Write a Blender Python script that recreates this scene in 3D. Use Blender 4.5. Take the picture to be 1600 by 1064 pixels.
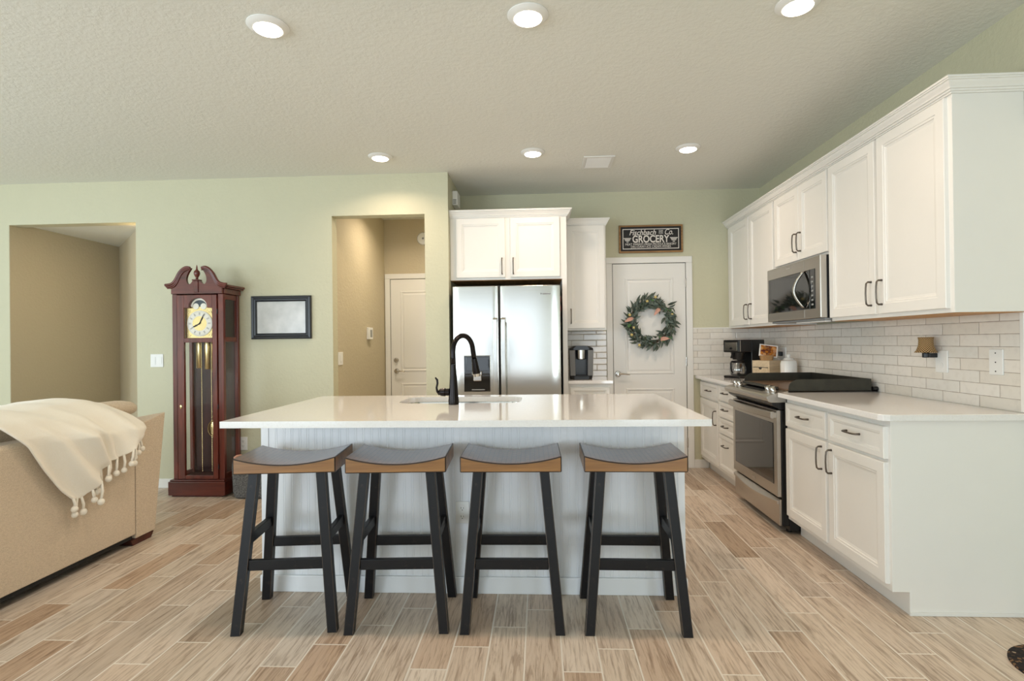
import bpy, bmesh, math, random
from mathutils import Vector, Matrix
random.seed(7)
C = bpy.context.scene.collection
for o in list(bpy.data.objects): bpy.data.objects.remove(o)

# ------------------------------------------------------------------ camera
F, YAW, PITCH, ROLL, CH = 857.47, .0502, .0037, .0120, 1.2598
cam = bpy.data.objects.new('camera', bpy.data.cameras.new('camera')); C.objects.link(cam)
cam.data.sensor_fit = 'HORIZONTAL'; cam.data.sensor_width = 36; cam.data.lens = F/1600*36
cam.data.clip_start = .05; cam.data.clip_end = 100
cy, sy, cp, sp, cr, sr = math.cos(YAW), math.sin(YAW), math.cos(PITCH), math.sin(PITCH), math.cos(ROLL), math.sin(ROLL)
a_ = Vector((cy, sy, 0)); d_ = Vector((-sy, cy, 0)); b_ = Vector((0, 0, 1))
f_ = d_*cp + b_*sp; u0 = b_*cp - d_*sp
R_ = a_*cr - u0*sr; U_ = a_*sr + u0*cr
cam.matrix_world = Matrix(((R_.x, U_.x, -f_.x, 0), (R_.y, U_.y, -f_.y, 0), (R_.z, U_.z, -f_.z, CH), (0, 0, 0, 1)))
bpy.context.scene.camera = cam

# ------------------------------------------------------------------ world, daylight, exposure
sc = bpy.context.scene
sc.view_settings.view_transform = 'Standard'; sc.view_settings.look = 'None'
sc.view_settings.exposure = 0.0; sc.view_settings.gamma = 1.0
w = bpy.data.worlds.new('world'); sc.world = w; w.use_nodes = True
w.node_tree.nodes['Background'].inputs[0].default_value = (.75, .88, 1, 1)
w.node_tree.nodes['Background'].inputs[1].default_value = 1.6

def area(name, loc, rot, sx, sy_, power, col, shape='RECTANGLE', spread=math.pi):
    l = bpy.data.lights.new(name, 'AREA'); l.shape = shape; l.size = sx; l.size_y = sy_
    l.energy = power; l.color = col; l.spread = spread
    o = bpy.data.objects.new(name, l); C.objects.link(o); o.location = loc; o.rotation_euler = rot
    return o
# daylight through the sliding-door opening in the rear wall; left-wall window is unseen, added for light
TILT = math.radians(118)
area('daylight_rear', (-1.15, -3.42, 1.42), (TILT, 0, 0), 2.9, 1.95, 16, (.89, .95, 1))
area('daylight_rear_left', (-4.5, -3.5, 1.15), (TILT, 0, 0), 3.2, 2.2, 185, (.78, .90, 1))
area('daylight_rear_right', (1.60, -3.5, 1.15), (TILT, 0, 0), .9, 2.2, 50, (.78, .90, 1))
area('added_fill_left', (-7.05, 1.0, 1.5), (0, math.radians(-108), 0), 1.5, 2.6, 100, (.78, .90, 1))  # invented side window, extra cool fill for the left of the room

WARM = (1, .775, .60)
LAMP_W = 6.4
ZC = 2.75
YL, YB, XR = 4.7435, 5.5175, 2.182

# ------------------------------------------------------------------ node helpers
def lin(c):
    c /= 255.0
    return c/12.92 if c <= .04045 else ((c+.055)/1.055)**2.4
def rgb(r, g, b): return (lin(r), lin(g), lin(b), 1)

class NT:
    def __init__(s, name):
        s.m = bpy.data.materials.new(name); s.m.use_nodes = True
        s.t = s.m.node_tree; s.b = s.t.nodes['Principled BSDF']; s.out = s.t.nodes['Material Output']
    def n(s, typ, **k):
        x = s.t.nodes.new(typ)
        for a, v in k.items(): setattr(x, a, v)
        return x
    def put(s, sock, v):
        if hasattr(v, 'links') or isinstance(v, bpy.types.NodeSocket): s.t.links.new(v, sock)
        else: sock.default_value = v
    def math(s, op, a, b=0.0, c=None):
        x = s.n('ShaderNodeMath', operation=op); s.put(x.inputs[0], a); s.put(x.inputs[1], b)
        if c is not None: s.put(x.inputs[2], c)
        return x.outputs[0]
    def mix(s, f, a, b, mode='MIX'):
        x = s.n('ShaderNodeMix', data_type='RGBA', blend_type=mode)
        s.put(x.inputs[0], f); s.put(x.inputs[6], a); s.put(x.inputs[7], b)
        return x.outputs[2]
    def coord(s, kind='Object'): return s.n('ShaderNodeTexCoord').outputs[kind]
    def xyz(s, v):
        x = s.n('ShaderNodeSeparateXYZ'); s.put(x.inputs[0], v); return x.outputs
    def vec(s, a, b, c=0.0):
        x = s.n('ShaderNodeCombineXYZ')
        for i, v in enumerate((a, b, c)): s.put(x.inputs[i], v)
        return x.outputs[0]
    def mapping(s, v, scale=(1, 1, 1), rot=(0, 0, 0), loc=(0, 0, 0)):
        x = s.n('ShaderNodeMapping'); s.put(x.inputs[0], v)
        x.inputs['Scale'].default_value = scale; x.inputs['Rotation'].default_value = rot; x.inputs['Location'].default_value = loc
        return x.outputs[0]
    def noise(s, v, scale=5, detail=3, rough=.5, dist=0):
        x = s.n('ShaderNodeTexNoise'); s.put(x.inputs['Vector'], v)
        x.inputs['Scale'].default_value = scale; x.inputs['Detail'].default_value = detail
        x.inputs['Roughness'].default_value = rough; x.inputs['Distortion'].default_value = dist
        return x.outputs[0]
    def ramp(s, f, stops, interp='LINEAR'):
        x = s.n('ShaderNodeValToRGB'); s.put(x.inputs[0], f); x.color_ramp.interpolation = interp
        e = x.color_ramp.elements
        while len(e) < len(stops): e.new(.5)
        for i, (p, c) in enumerate(stops): e[i].position = p; e[i].color = c if len(c) == 4 else (*c, 1)
        return x.outputs[0]
    def bump(s, h, strength=.2, dist=.01):
        x = s.n('ShaderNodeBump'); s.put(x.inputs['Height'], h)
        x.inputs['Strength'].default_value = strength; x.inputs['Distance'].default_value = dist
        s.t.links.new(x.outputs[0], s.b.inputs['Normal'])
    def set(s, base=None, rough=None, metal=None, **k):
        if base is not None: s.put(s.b.inputs['Base Color'], base)
        if rough is not None: s.put(s.b.inputs['Roughness'], rough)
        if metal is not None: s.b.inputs['Metallic'].default_value = metal
        for a, v in k.items(): s.b.inputs[a.replace('_', ' ')].default_value = v
        return s

def simple(name, col, rough=.5, metal=0.0, bump=None, var=.04, nscale=8, **k):
    """plain material with a faint procedural tone variation and optional fine bump"""
    t = NT(name); co = t.coord()
    f = t.noise(co, nscale, 3)
    dark = tuple(c*(1-var*2) for c in col[:3])+(1,)
    t.set(t.mix(f, dark, col), rough, metal, **k)
    if bump: t.bump(t.noise(co, bump[0], 4), bump[1], bump[2])
    return t.m

M = {}
# walls: knock-down textured sage-beige paint
def paint(name, col):
    t = NT(name); co = t.coord()
    n1 = t.noise(co, 38, 3, .55); n2 = t.noise(co, 2.0, 2)
    d = tuple(c*.95 for c in col[:3])+(1,)
    t.set(t.mix(n2, d, col), .62)
    t.bump(t.ramp(n1, [(.42, (0, 0, 0)), (.62, (1, 1, 1))]), .22, .004)
    return t.m
M['wall'] = paint('wall paint sage', rgb(205, 202, 174))
M['hall'] = paint('hall wall tan', rgb(200, 188, 160))  # hall and foyer walls, a tanner tone than the main walls
t = NT('ceiling knockdown'); co = t.coord()
t.set(rgb(232, 233, 225), .8)
t.bump(t.ramp(t.noise(co, 42, 4, .6), [(.40, (0, 0, 0)), (.60, (1, 1, 1))]), .24, .005); M['ceil'] = t.m
M['trimw'] = simple('white trim paint', rgb(236, 235, 230), .38, var=.01)
M['cab'] = simple('white cabinet paint', rgb(238, 236, 230), .34, var=.012)
M['bead'] = simple('white beadboard paint', rgb(236, 238, 240), .42, var=.01)
# quartz
t = NT('white quartz'); co = t.coord()
n = t.noise(co, 120, 2)
t.set(t.mix(t.ramp(n, [(.45, (0, 0, 0)), (.7, (1, 1, 1))]), rgb(236, 234, 231), rgb(232, 229, 225)), .09, Coat_Weight=.3, Coat_Roughness=.05); M['quartz'] = t.m

# wood-look plank tile
t = NT('wood plank tile'); co = t.coord(); X, Y, Z = t.xyz(co)
PW, PL, G = .1487, .645, .0052
xs = t.math('DIVIDE', t.math('ADD', X, -.9665), PW); row = t.math('FLOOR', xs)
ys = t.math('SUBTRACT', t.math('DIVIDE', t.math('SUBTRACT', Y, 3.075), PL), t.math('MULTIPLY', row, .25))
idx = t.math('FLOOR', ys)
wb = t.n('ShaderNodeTexWhiteNoise', noise_dimensions='2D'); t.put(wb.inputs['Vector'], t.vec(row, idx)); rnd = wb.outputs['Value']
def edge(fr, size):
    f = t.math('FRACT', fr); d = t.math('MINIMUM', f, t.math('SUBTRACT', 1.0, f)); return t.math('MULTIPLY', d, size)
dmin = t.math('MINIMUM', edge(xs, PW), edge(ys, PL))
grout = t.math('LESS_THAN', dmin, G*.62)
off = t.math('MULTIPLY', rnd, 37.0)
gv = t.vec(t.math('ADD', X, off), t.math('ADD', t.math('MULTIPLY', Y, .085), off), off)
g1 = t.noise(gv, 30, 5, .62, 1.6)
gv2 = t.vec(t.math('ADD', X, off), t.math('ADD', t.math('MULTIPLY', Y, .05), off), off)
g2 = t.noise(gv2, 95, 4, .65, .5)
base = t.ramp(rnd, [(0, rgb(192, 166, 142)), (.2, rgb(216, 200, 182)), (.4, rgb(206, 188, 170)), (.55, rgb(228, 215, 200)), (.72, rgb(198, 172, 148)), (.88, rgb(216, 205, 192)), (1, rgb(182, 160, 138))])
streak = t.ramp(g1, [(.36, (.58, .52, .47)), (.47, (.93, .91, .89)), (.56, (1, 1, 1)), (.70, (.90, .86, .82))])
fine = t.ramp(g2, [(.38, (.62, .58, .54)), (.50, (1, 1, 1)), (1, (1, 1, 1))])
col = t.mix(.8, base, streak, 'MULTIPLY'); col = t.mix(.75, col, fine, 'MULTIPLY')
col = t.mix(grout, col, rgb(228, 220, 208))
t.set(col, t.math('ADD', .30, t.math('MULTIPLY', g1, .22)))
t.bump(t.math('SUBTRACT', t.math('MULTIPLY', g2, .25), grout), .25, .002); M['floor'] = t.m

# brick-size glazed wall tile ; coordinates run along the wall (u) and height (z)
def wr_(t, row):
    x = t.n('ShaderNodeTexWhiteNoise', noise_dimensions='1D'); t.put(x.inputs['W'], row); return x.outputs['Value']
def tile(name, axis):
    t = NT(name); co = t.coord(); X, Y, Z = t.xyz(co); U = Y if axis == 'y' else X
    TW, TH, G = .2485, .0602, .0034
    r = t.math('DIVIDE', t.math('SUBTRACT', Z, .9115), TH); row = t.math('FLOOR', r)
    sh = t.math('MULTIPLY', t.math('MODULO', row, 2.0), .5); sh = t.math('ADD', sh, t.math('MULTIPLY', t.math('SUBTRACT', wr_(t, row), .5), .03))
    u = t.math('ADD', t.math('ADD', t.math('DIVIDE', t.math('SUBTRACT', U, 3.082 if axis == 'y' else 1.685), TW), sh), 0.0); ix = t.math('FLOOR', u)
    wb = t.n('ShaderNodeTexWhiteNoise', noise_dimensions='2D'); t.put(wb.inputs['Vector'], t.vec(row, ix)); rnd = wb.outputs['Value']
    wob = t.math('MULTIPLY', t.math('SUBTRACT', t.noise(co, 22, 2), .5), .0022)
    def e(fr, size):
        f = t.math('FRACT', fr); return t.math('MULTIPLY', t.math('MINIMUM', f, t.math('SUBTRACT', 1.0, f)), size)
    dm = t.math('ADD', t.math('MINIMUM', e(r, TH), e(u, TW)), wob)
    g = t.math('LESS_THAN', dm, G*.42)
    c = t.ramp(rnd, [(0, rgb(226, 220, 208)), (.5, rgb(236, 231, 222)), (1, rgb(230, 227, 219))])
    c = t.mix(t.ramp(t.noise(co, 30, 4), [(.5, (0, 0, 0)), (.72, (.35, .35, .35))]), c, rgb(212, 206, 196))
    t.set(t.mix(g, c, rgb(158, 148, 136)), t.math('ADD', .16, t.math('MULTIPLY', g, .5)))
    h = t.math('ADD', t.ramp(t.math('MULTIPLY', dm, 120.0), [(0, (0, 0, 0)), (.8, (1, 1, 1))]), t.math('MULTIPLY', t.noise(co, 26, 3), .5))
    t.bump(h, .35, .004)
    return t.m
M['tile_y'] = tile('glazed brick tile along right wall', 'y'); M['tile_x'] = tile('glazed brick tile along back wall', 'x')

# stainless
def steel(name, col, rough, axis):
    t = NT(name); co = t.coord()
    s = {'x': (3, 400, 400), 'y': (400, 3, 400), 'z': (400, 400, 3)}[axis]
    n = t.noise(t.mapping(co, s), 1, 2)
    t.set(t.mix(n, tuple(c*.92 for c in col[:3])+(1,), col), t.math('ADD', rough, t.math('MULTIPLY', n, .06)), 1.0); t.bump(n, .02, .001)
    return t.m
M['steel'] = steel('brushed stainless steel', rgb(204, 202, 196), .15, 'x')
M['steel_y'] = steel('brushed stainless steel range', rgb(190, 184, 176), .26, 'y')
M['handle'] = simple('pewter pull metal', rgb(112, 104, 96), .32, 1.0)
M['chrome'] = simple('satin nickel', rgb(196, 192, 186), .2, 1.0)
M['black'] = simple('black appliance plastic', rgb(20, 20, 21), .3)
M['blackgloss'] = simple('black glass', rgb(8, 8, 9), .06, Coat_Weight=.5)
M['dark_rubber'] = simple('dark gasket rubber', rgb(30, 29, 28), .7)  # near-black tone for the refrigerator body
M['iron'] = simple('seasoned steel griddle', rgb(74, 73, 65), .42, .6, bump=(60, .15, .002), var=.2, nscale=22)
M['plate'] = simple('worn griddle plate', rgb(150, 122, 98), .34, .7, var=.15, nscale=6)
M['bronze'] = simple('oil rubbed bronze', rgb(40, 36, 36), .22, .85, var=.2, nscale=10)
M['plastic_w'] = simple('white plastic', rgb(238, 238, 234), .35, var=.01)
M['plastic_g'] = simple('grey plastic', rgb(150, 152, 152), .4)
M['slot'] = simple('dark slot', rgb(60, 58, 55), .6)
M['ceramic'] = simple('white ceramic', rgb(240, 238, 232), .2, var=.01)
M['keurig'] = simple('charcoal brewer plastic', rgb(58, 60, 62), .3)
M['kgrey'] = simple('silver grey brewer panel', rgb(142, 144, 146), .3, .5)
# wood
def wood(name, c1, c2, axis, rough=.35, sc_=14, coat=0.0):
    t = NT(name); co = t.coord()
    s = {'x': (.09, 1, 1), 'y': (1, .09, 1), 'z': (1, 1, .09)}[axis]
    n = t.noise(t.mapping(co, s), sc_, 5, .6, 1.2); n2 = t.noise(t.mapping(co, s), sc_*5, 3)
    c = t.mix(t.ramp(n, [(.3, (0, 0, 0)), (.7, (1, 1, 1))]), c1, c2)
    t.set(t.mix(.35, c, t.ramp(n2, [(.3, (.5, .5, .5)), (.6, (1, 1, 1))]), 'MULTIPLY'), rough, Coat_Weight=coat, Coat_Roughness=.12)
    return t.m
M['cherry'] = wood('cherry clock case', rgb(76, 26, 18), rgb(122, 52, 38), 'z', .3, 16, .4)
M['cherry_x'] = wood('cherry clock moulding', rgb(70, 24, 17), rgb(112, 46, 34), 'x', .3, 16, .4)
M['cherry_in'] = wood('dark clock interior', rgb(44, 18, 14), rgb(72, 30, 24), 'z', .45)
M['stool_front'] = wood('honey brown stool wood', rgb(112, 74, 36), rgb(168, 120, 66), 'x', .36, 12, .2)
M['bamboo'] = wood('pale bamboo', rgb(206, 184, 150), rgb(226, 206, 174), 'y', .45)
M['rustic'] = wood('rustic sign frame', rgb(120, 82, 44), rgb(186, 144, 92), 'x', .6, 20)
t = NT('scored saddle top'); co = t.coord(); X, Y, Z = t.xyz(co)
n = t.noise(co, 9, 4, .6, .4)
br = t.n('ShaderNodeTexBrick'); t.put(br.inputs['Vector'], t.vec(Y, X)); br.offset = .5
for k_, v_ in (('Scale', 1), ('Mortar Size', .0013), ('Mortar Smooth', .1), ('Brick Width', .05), ('Row Height', .021)): br.inputs[k_].default_value = v_
br.inputs['Color1'].default_value = (1, 1, 1, 1); br.inputs['Color2'].default_value = (.8, .8, .8, 1); br.inputs['Mortar'].default_value = (.12, .12, .12, 1)
c = t.mix(n, rgb(70, 48, 36), rgb(124, 82, 50))
t.set(t.mix(.8, c, br.outputs['Color'], 'MULTIPLY'), .36, Coat_Weight=1.0, Coat_Roughness=.26, Coat_IOR=1.9)
t.bump(br.outputs['Color'], .4, .002); M['stool_top'] = t.m
t = NT('worn black leg paint'); co = t.coord()
geo = t.n('ShaderNodeNewGeometry')
t.set(t.mix(t.ramp(t.noise(co, 40, 4), [(.62, (0, 0, 0)), (.78, (.55, .55, .55))]), rgb(13, 13, 16), rgb(56, 46, 38)), .42, Specular_IOR_Level=.32); M['leg'] = t.m
M['stool_edge'] = simple('dark rubbed seat edge', rgb(52, 34, 22), .4, var=.3, nscale=30)
M['leg_edge'] = simple('worn leg edge', rgb(92, 78, 66), .45, var=.45, nscale=60)
M['brass'] = simple('polished brass', rgb(222, 200, 148), .24, 1.0, var=.05)
M['dial'] = simple('silvered dial', rgb(232, 228, 214), .4, var=.03)
M['ink'] = simple('black dial ink', rgb(34, 30, 28), .5)
M['moon'] = simple('moon dial painted', rgb(70, 84, 92), .45, var=.4, nscale=30)
def glass(name, alpha=.1, tint=(1, 1, 1, 1), rough=.02, fk=.35):
    t = NT(name); g = t.n('ShaderNodeBsdfGlossy'); g.inputs['Roughness'].default_value = rough
    tr = t.n('ShaderNodeBsdfTransparent'); tr.inputs[0].default_value = tint
    lw = t.n('ShaderNodeLayerWeight'); lw.inputs[0].default_value = .25
    mx = t.n('ShaderNodeMixShader')
    t.put(mx.inputs[0], t.math('ADD', alpha, t.math('MULTIPLY', lw.outputs['Fresnel'], fk)))
    t.t.links.new(tr.outputs[0], mx.inputs[1]); t.t.links.new(g.outputs[0], mx.inputs[2]); t.t.links.new(mx.outputs[0], t.out.inputs[0])
    return t.m
M['glass'] = glass('clock glass', .015, fk=.12)
M['carafe'] = glass('carafe glass', .14, (.92, .92, .92, 1))
# fabrics
t = NT('beige heather sofa fabric'); co = t.coord()
n = t.noise(co, 330, 3, .7); n2 = t.noise(t.mapping(co, (1, 1, 3)), 60, 4)
c = t.ramp(n, [(.3, rgb(182, 160, 134)), (.5, rgb(220, 201, 176)), (.7, rgb(232, 216, 194))])
t.set(t.mix(.35, c, t.ramp(n2, [(.35, (.72, .70, .66)), (.6, (1, 1, 1))]), 'MULTIPLY'), .9, Sheen_Weight=.2); t.bump(n, .35, .003); M['sofa'] = t.m
t = NT('cream fleece throw'); co = t.coord(); n = t.noise(co, 220, 3)
t.set(t.mix(n, rgb(244, 235, 216), rgb(252, 247, 236)), .95, Sheen_Weight=.4); t.bump(n, .3, .003); M['throw'] = t.m
M['sofaleg'] = wood('dark mahogany sofa leg', rgb(46, 18, 12), rgb(84, 34, 24), 'z', .3)
M['gauze'] = simple('black sofa underside', rgb(24, 24, 25), .8)
t = NT('grey boucle bin fabric'); co = t.coord(); n = t.noise(co, 90, 4, .7)
t.set(t.ramp(n, [(.35, rgb(62, 64, 66)), (.6, rgb(132, 134, 134))]), .9); t.bump(n, .6, .006); M['bin'] = t.m
# braided rug
t = NT('braided dark rug'); co = t.coord()
v = t.n('ShaderNodeTexVoronoi'); t.put(v.inputs['Vector'], t.mapping(co, (1, 1, 1))); v.inputs['Scale'].default_value = 95
t.set(t.ramp(v.outputs['Color'], [(0, rgb(22, 18, 18)), (.45, rgb(44, 30, 26)), (.62, rgb(120, 90, 62)), (.7, rgb(30, 26, 28)), (.9, rgb(170, 150, 128))], 'CONSTANT'), .95)
t.bump(v.outputs['Distance'], -.8, .01); M['rug'] = t.m
# houndstooth style check for the night-light shade
t = NT('checked shade fabric'); co = t.coord(); X, Y, Z = t.xyz(co)
ck = t.n('ShaderNodeTexChecker'); t.put(ck.inputs['Vector'], t.vec(t.math('MULTIPLY', t.math('ARCTAN2', t.math('SUBTRACT', X, .002), t.math('SUBTRACT', Y, .013)), .042), t.math('ADD', Z, .5), .0031)); ck.inputs['Scale'].default_value = 180
ck.inputs['Color1'].default_value = rgb(196, 162, 108); ck.inputs['Color2'].default_value = rgb(44, 30, 22)
t.set(ck.outputs['Color'], .85); M['check'] = t.m
# misty winter trees print
t = NT('misty tree print'); co = t.coord(); X, Y, Z = t.xyz(co)
trunks = t.ramp(t.noise(t.vec(t.math('MULTIPLY', X, 22.0), t.math('MULTIPLY', Z, 3.0)), 2.2, 4, .6, .6), [(.38, (.62, .60, .60)), (.55, (1, 1, 1))])
fade = t.ramp(t.math('MULTIPLY', t.math('SUBTRACT', Z, 1.47), 9.0), [(0, (0, 0, 0)), (1, (1, 1, 1))])
haze = t.ramp(t.noise(co, 9, 4), [(.3, rgb(186, 188, 186)), (.7, rgb(212, 212, 210))])
t.set(t.mix(fade, haze, t.mix(.8, rgb(214, 212, 208), trunks, 'MULTIPLY')), .18); M['print'] = t.m
M['frame'] = simple('charcoal picture frame', rgb(34, 38, 44), .35, bump=(80, .1, .002))
t = NT('food photo'); co = t.coord(); v = t.n('ShaderNodeTexVoronoi'); t.put(v.inputs['Vector'], co); v.inputs['Scale'].default_value = 48
t.set(t.ramp(v.outputs['Color'], [(0, rgb(120, 50, 24)), (.35, rgb(206, 130, 44)), (.55, rgb(90, 36, 40)), (.75, rgb(222, 170, 110)), (1, rgb(140, 70, 90))]), .3); M['food'] = t.m
M['wicker'] = simple('wicker', rgb(196, 152, 100), .6, bump=(140, .8, .004), var=.2, nscale=120)
M['leaf'] = simple('dusty green leaf', rgb(92, 106, 90), .55, var=.35, nscale=14)
M['leaf2'] = simple('bluish eucalyptus leaf', rgb(116, 132, 122), .55, var=.3, nscale=14)
M['leaf3'] = simple('fresh green leaf', rgb(88, 132, 72), .5, var=.25, nscale=14)
M['blush'] = simple('blush feather', rgb(222, 170, 150), .7, var=.12, nscale=30)
M['berry'] = simple('pale yellow bud', rgb(222, 200, 130), .5)
M['twig'] = simple('brown twig', rgb(84, 62, 44), .7, var=.2)
M['signblack'] = simple('chalkboard black', rgb(26, 22, 21), .6, var=.1)
M['signwhite'] = simple('chalk white lettering', rgb(232, 226, 218), .6)
M['towel'] = simple('red patterned dish towel', rgb(150, 60, 66), .9, var=.4, nscale=60)
def emit(name, col, s):
    t = NT(name); t.set(rgb(250, 246, 238), .4); t.b.inputs['Emission Color'].default_value = (*col, 1); t.b.inputs['Emission Strength'].default_value = s
    return t.m
M['lamp'] = emit('glowing lamp diffuser', (1, .88, .72), 14)
M['shelf_in'] = wood('raw cabinet underside', rgb(176, 122, 62), rgb(204, 152, 90), 'y', .5)

# ------------------------------------------------------------------ geometry helpers
class G:
    def __init__(s): s.bm = bmesh.new(); s.mi = 0
    def _f(s, vs):
        try: f = s.bm.faces.new(vs); f.material_index = s.mi; return f
        except ValueError: return None
    def box(s, x0, x1, y0, y1, z0, z1):
        v = [s.bm.verts.new((x, y, z)) for x in (x0, x1) for y in (y0, y1) for z in (z0, z1)]
        for q in ((0, 1, 3, 2), (4, 6, 7, 5), (0, 4, 5, 1), (2, 3, 7, 6), (0, 2, 6, 4), (1, 5, 7, 3)): s._f([v[i] for i in q])
        return s
    def rings(s, rings, cap=True, closed=False):
        R = [[s.bm.verts.new(p) for p in r] for r in rings]
        n = len(R[0]); L = len(R)
        for i in range(L if closed else L-1):
            A, B = R[i], R[(i+1) % L]
            for j in range(n): s._f((A[j], A[(j+1) % n], B[(j+1) % n], B[j]))
        if cap and not closed: s._f(R[0][::-1]); s._f(R[-1])
        return s
    def prism(s, poly, axis, a0, a1):
        """poly of 2D points; axis x:(y,z) y:(x,z) z:(x,y)"""
        def P(p, a): return {'x': (a, p[0], p[1]), 'y': (p[0], a, p[1]), 'z': (p[0], p[1], a)}[axis]
        return s.rings([[P(p, a0) for p in poly], [P(p, a1) for p in poly]])
    def lathe(s, prof, o=(0, 0, 0), axis='z', segs=24, cap=True):
        rs = []
        for r, h in prof:
            ring = []
            for k in range(segs):
                a = 2*math.pi*k/segs; c, d = r*math.cos(a), r*math.sin(a)
                p = {'z': (c, d, h), 'y': (c, h, d), 'x': (h, c, d)}[axis]
                ring.append((o[0]+p[0], o[1]+p[1], o[2]+p[2]))
            rs.append(ring)
        return s.rings(rs, cap)
    def tube(s, pts, r, segs=10, closed=False, flat=1.0):
        pts = [Vector(p) for p in pts]; n = len(pts)
        rad = r if isinstance(r, (list, tuple)) else [r]*n
        T = []
        for i in range(n):
            a = pts[(i-1) % n] if (closed or i > 0) else pts[i]; b = pts[(i+1) % n] if (closed or i < n-1) else pts[i]
            T.append((b-a).normalized())
        up = Vector((0, 0, 1)) if abs(T[0].z) < .9 else Vector((0, 1, 0))
        N = (up - T[0]*up.dot(T[0])).normalized(); rs = []
        for i in range(n):
            N = (N - T[i]*N.dot(T[i])).normalized(); B = T[i].cross(N)
            rs.append([pts[i]+(N*math.cos(2*math.pi*k/segs)*flat+B*math.sin(2*math.pi*k/segs))*rad[i] for k in range(segs)])
        return s.rings(rs, True, closed)
    def bar(s, p0, p1, w, h, up=(0, 0, 1)):
        p0, p1 = Vector(p0), Vector(p1); T = (p1-p0).normalized(); up = Vector(up)
        S = T.cross(up).normalized(); Uu = S.cross(T)
        q = [(-w/2, -h/2), (w/2, -h/2), (w/2, h/2), (-w/2, h/2)]
        return s.rings([[p+S*a+Uu*b for a, b in q] for p in (p0, p1)])
    def loops(s, O, U, V, N, w_, h_, seq):
        """nested rectangles: seq of (inset, n)"""
        O, U, V, N = map(Vector, (O, U, V, N)); rs = []
        for ins, n in seq:
            rs.append([O+U*a+V*b+N*n for a, b in ((ins, ins), (w_-ins, ins), (w_-ins, h_-ins), (ins, h_-ins))])
        return s.rings(rs)
    def sphere(s, c, r, seg=10, rg=7, sq=(1, 1, 1)):
        pr = [(r*math.sin(math.pi*i/rg), -r*math.cos(math.pi*i/rg)) for i in range(rg+1)]
        pr[0] = (r*.02, pr[0][1]); pr[-1] = (r*.02, pr[-1][1])
        rs = [[(c[0]+q*math.cos(2*math.pi*k/seg)*sq[0], c[1]+q*math.sin(2*math.pi*k/seg)*sq[1], c[2]+h*sq[2]) for k in range(seg)] for q, h in pr]
        return s.rings(rs)

def root_loc(o):
    while o.parent: o = o.parent
    return o.location
def obj(name, g, mats, parent=None, bevel=0.0, smooth=False, segs=2, sub=0):
    bm = g.bm if isinstance(g, G) else g
    bmesh.ops.recalc_face_normals(bm, faces=bm.faces)
    me = bpy.data.meshes.new(name); bm.to_mesh(me); bm.free()
    for m in (mats if isinstance(mats, (list, tuple)) else [mats]): me.materials.append(M[m] if isinstance(m, str) else m)
    o = bpy.data.objects.new(name, me); C.objects.link(o)
    if parent is not None:
        me.transform(Matrix.Translation(-root_loc(parent))); o.parent = parent
    if smooth:
        for p in me.polygons: p.use_smooth = True
    if sub: s_ = o.modifiers.new('sub', 'SUBSURF'); s_.levels = s_.render_levels = sub
    if bevel:
        b = o.modifiers.new('bevel', 'BEVEL'); b.width = bevel; b.segments = segs; b.limit_method = 'ANGLE'; b.angle_limit = math.radians(40)
        b.harden_normals = False
    if smooth == 'auto':
        try: me.set_sharp_from_angle(angle=math.radians(38))
        except Exception: pass
    return o
def thing(name, label, cat, loc=(0, 0, 0), group=None):
    o = bpy.data.objects.new(name, None); C.objects.link(o); o.location = loc; o.empty_display_size = .1
    o['label'] = label; o['category'] = cat
    if group: o['group'] = group
    return o
def tag(o, label, cat, group=None):
    """a thing that is one mesh"""
    o['label'] = label; o['category'] = cat
    if group: o['group'] = group
    return o
def struct(name, g, mats, parent=None, **k):
    o = obj(name, g, mats, parent, **k)
    if parent is None: o['kind'] = 'structure'
    return o
def sroot(name, loc):
    o = bpy.data.objects.new(name, None); C.objects.link(o); o.location = loc; o['kind'] = 'structure'; return o
def dup(root, loc, rz, label):
    r = root.copy(); C.objects.link(r); r.location = loc; r.rotation_euler = (0, 0, rz); r['label'] = label
    for ch in list(root.children):
        c = ch.copy(); C.objects.link(c); c.parent = r
        for g in ch.children:
            d = g.copy(); C.objects.link(d); d.parent = c
    return r

# ------------------------------------------------------------------ room shell
struct('floor', G().box(-9, 2.6, -3.6, 9, -.06, 0), 'floor')
struct('ceiling', G().box(-9, 2.6, -3.6, 9, ZC, ZC+.06), 'ceil')
T = .115
g = G()
for x0, x1, z0 in ((-7.0, -4.798, 0), (-4.798, -3.605, 2.38), (-3.605, -1.815, 0), (-1.815, -.990, 2.392), (-.990, -.783, 0)): g.box(x0, x1, YL, YL+T, z0, ZC)
struct('wall_front_left', g, 'wall')
struct('wall_alcove', G().box(-.900, -.783, YL+T, 6.5, 0, ZC), 'wall')
struct('wall_back', G().box(-.783, XR+.12, YB, YB+T, 0, ZC), 'wall')
struct('wall_right', G().box(XR, XR+.12, -3.3, YB, 0, ZC), 'wall')
struct('wall_hall_side', G().box(-1.97, -1.852, YL+T, 6.5, 0, ZC), 'hall')
struct('wall_hall_back', G().box(-1.97, -.783, 6.5, 6.62, 0, ZC), 'hall')
g = G(); g.prism([(-4.795, YL+.002), (-4.795, 6.2), (-4.91, 6.2), (-4.91, YL+T+.001), (-4.7975, YL+T+.001), (-4.7975, YL+.002)], 'z', 0, 2.379); struct('wall_foyer_left', g, 'hall')
g = G(); g.box(-4.91, -4.795, YL+T+.001, 6.2, 2.3795, 2.408); struct('wall_foyer_left_top', g, 'hall')
g = G(); g.prism([(-4.795, 6.045), (-3.610, 4.860), (-3.610, 5.03), (-4.795, 6.215)], 'z', 0, 2.408); struct('wall_foyer_angled', g, 'hall')
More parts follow.
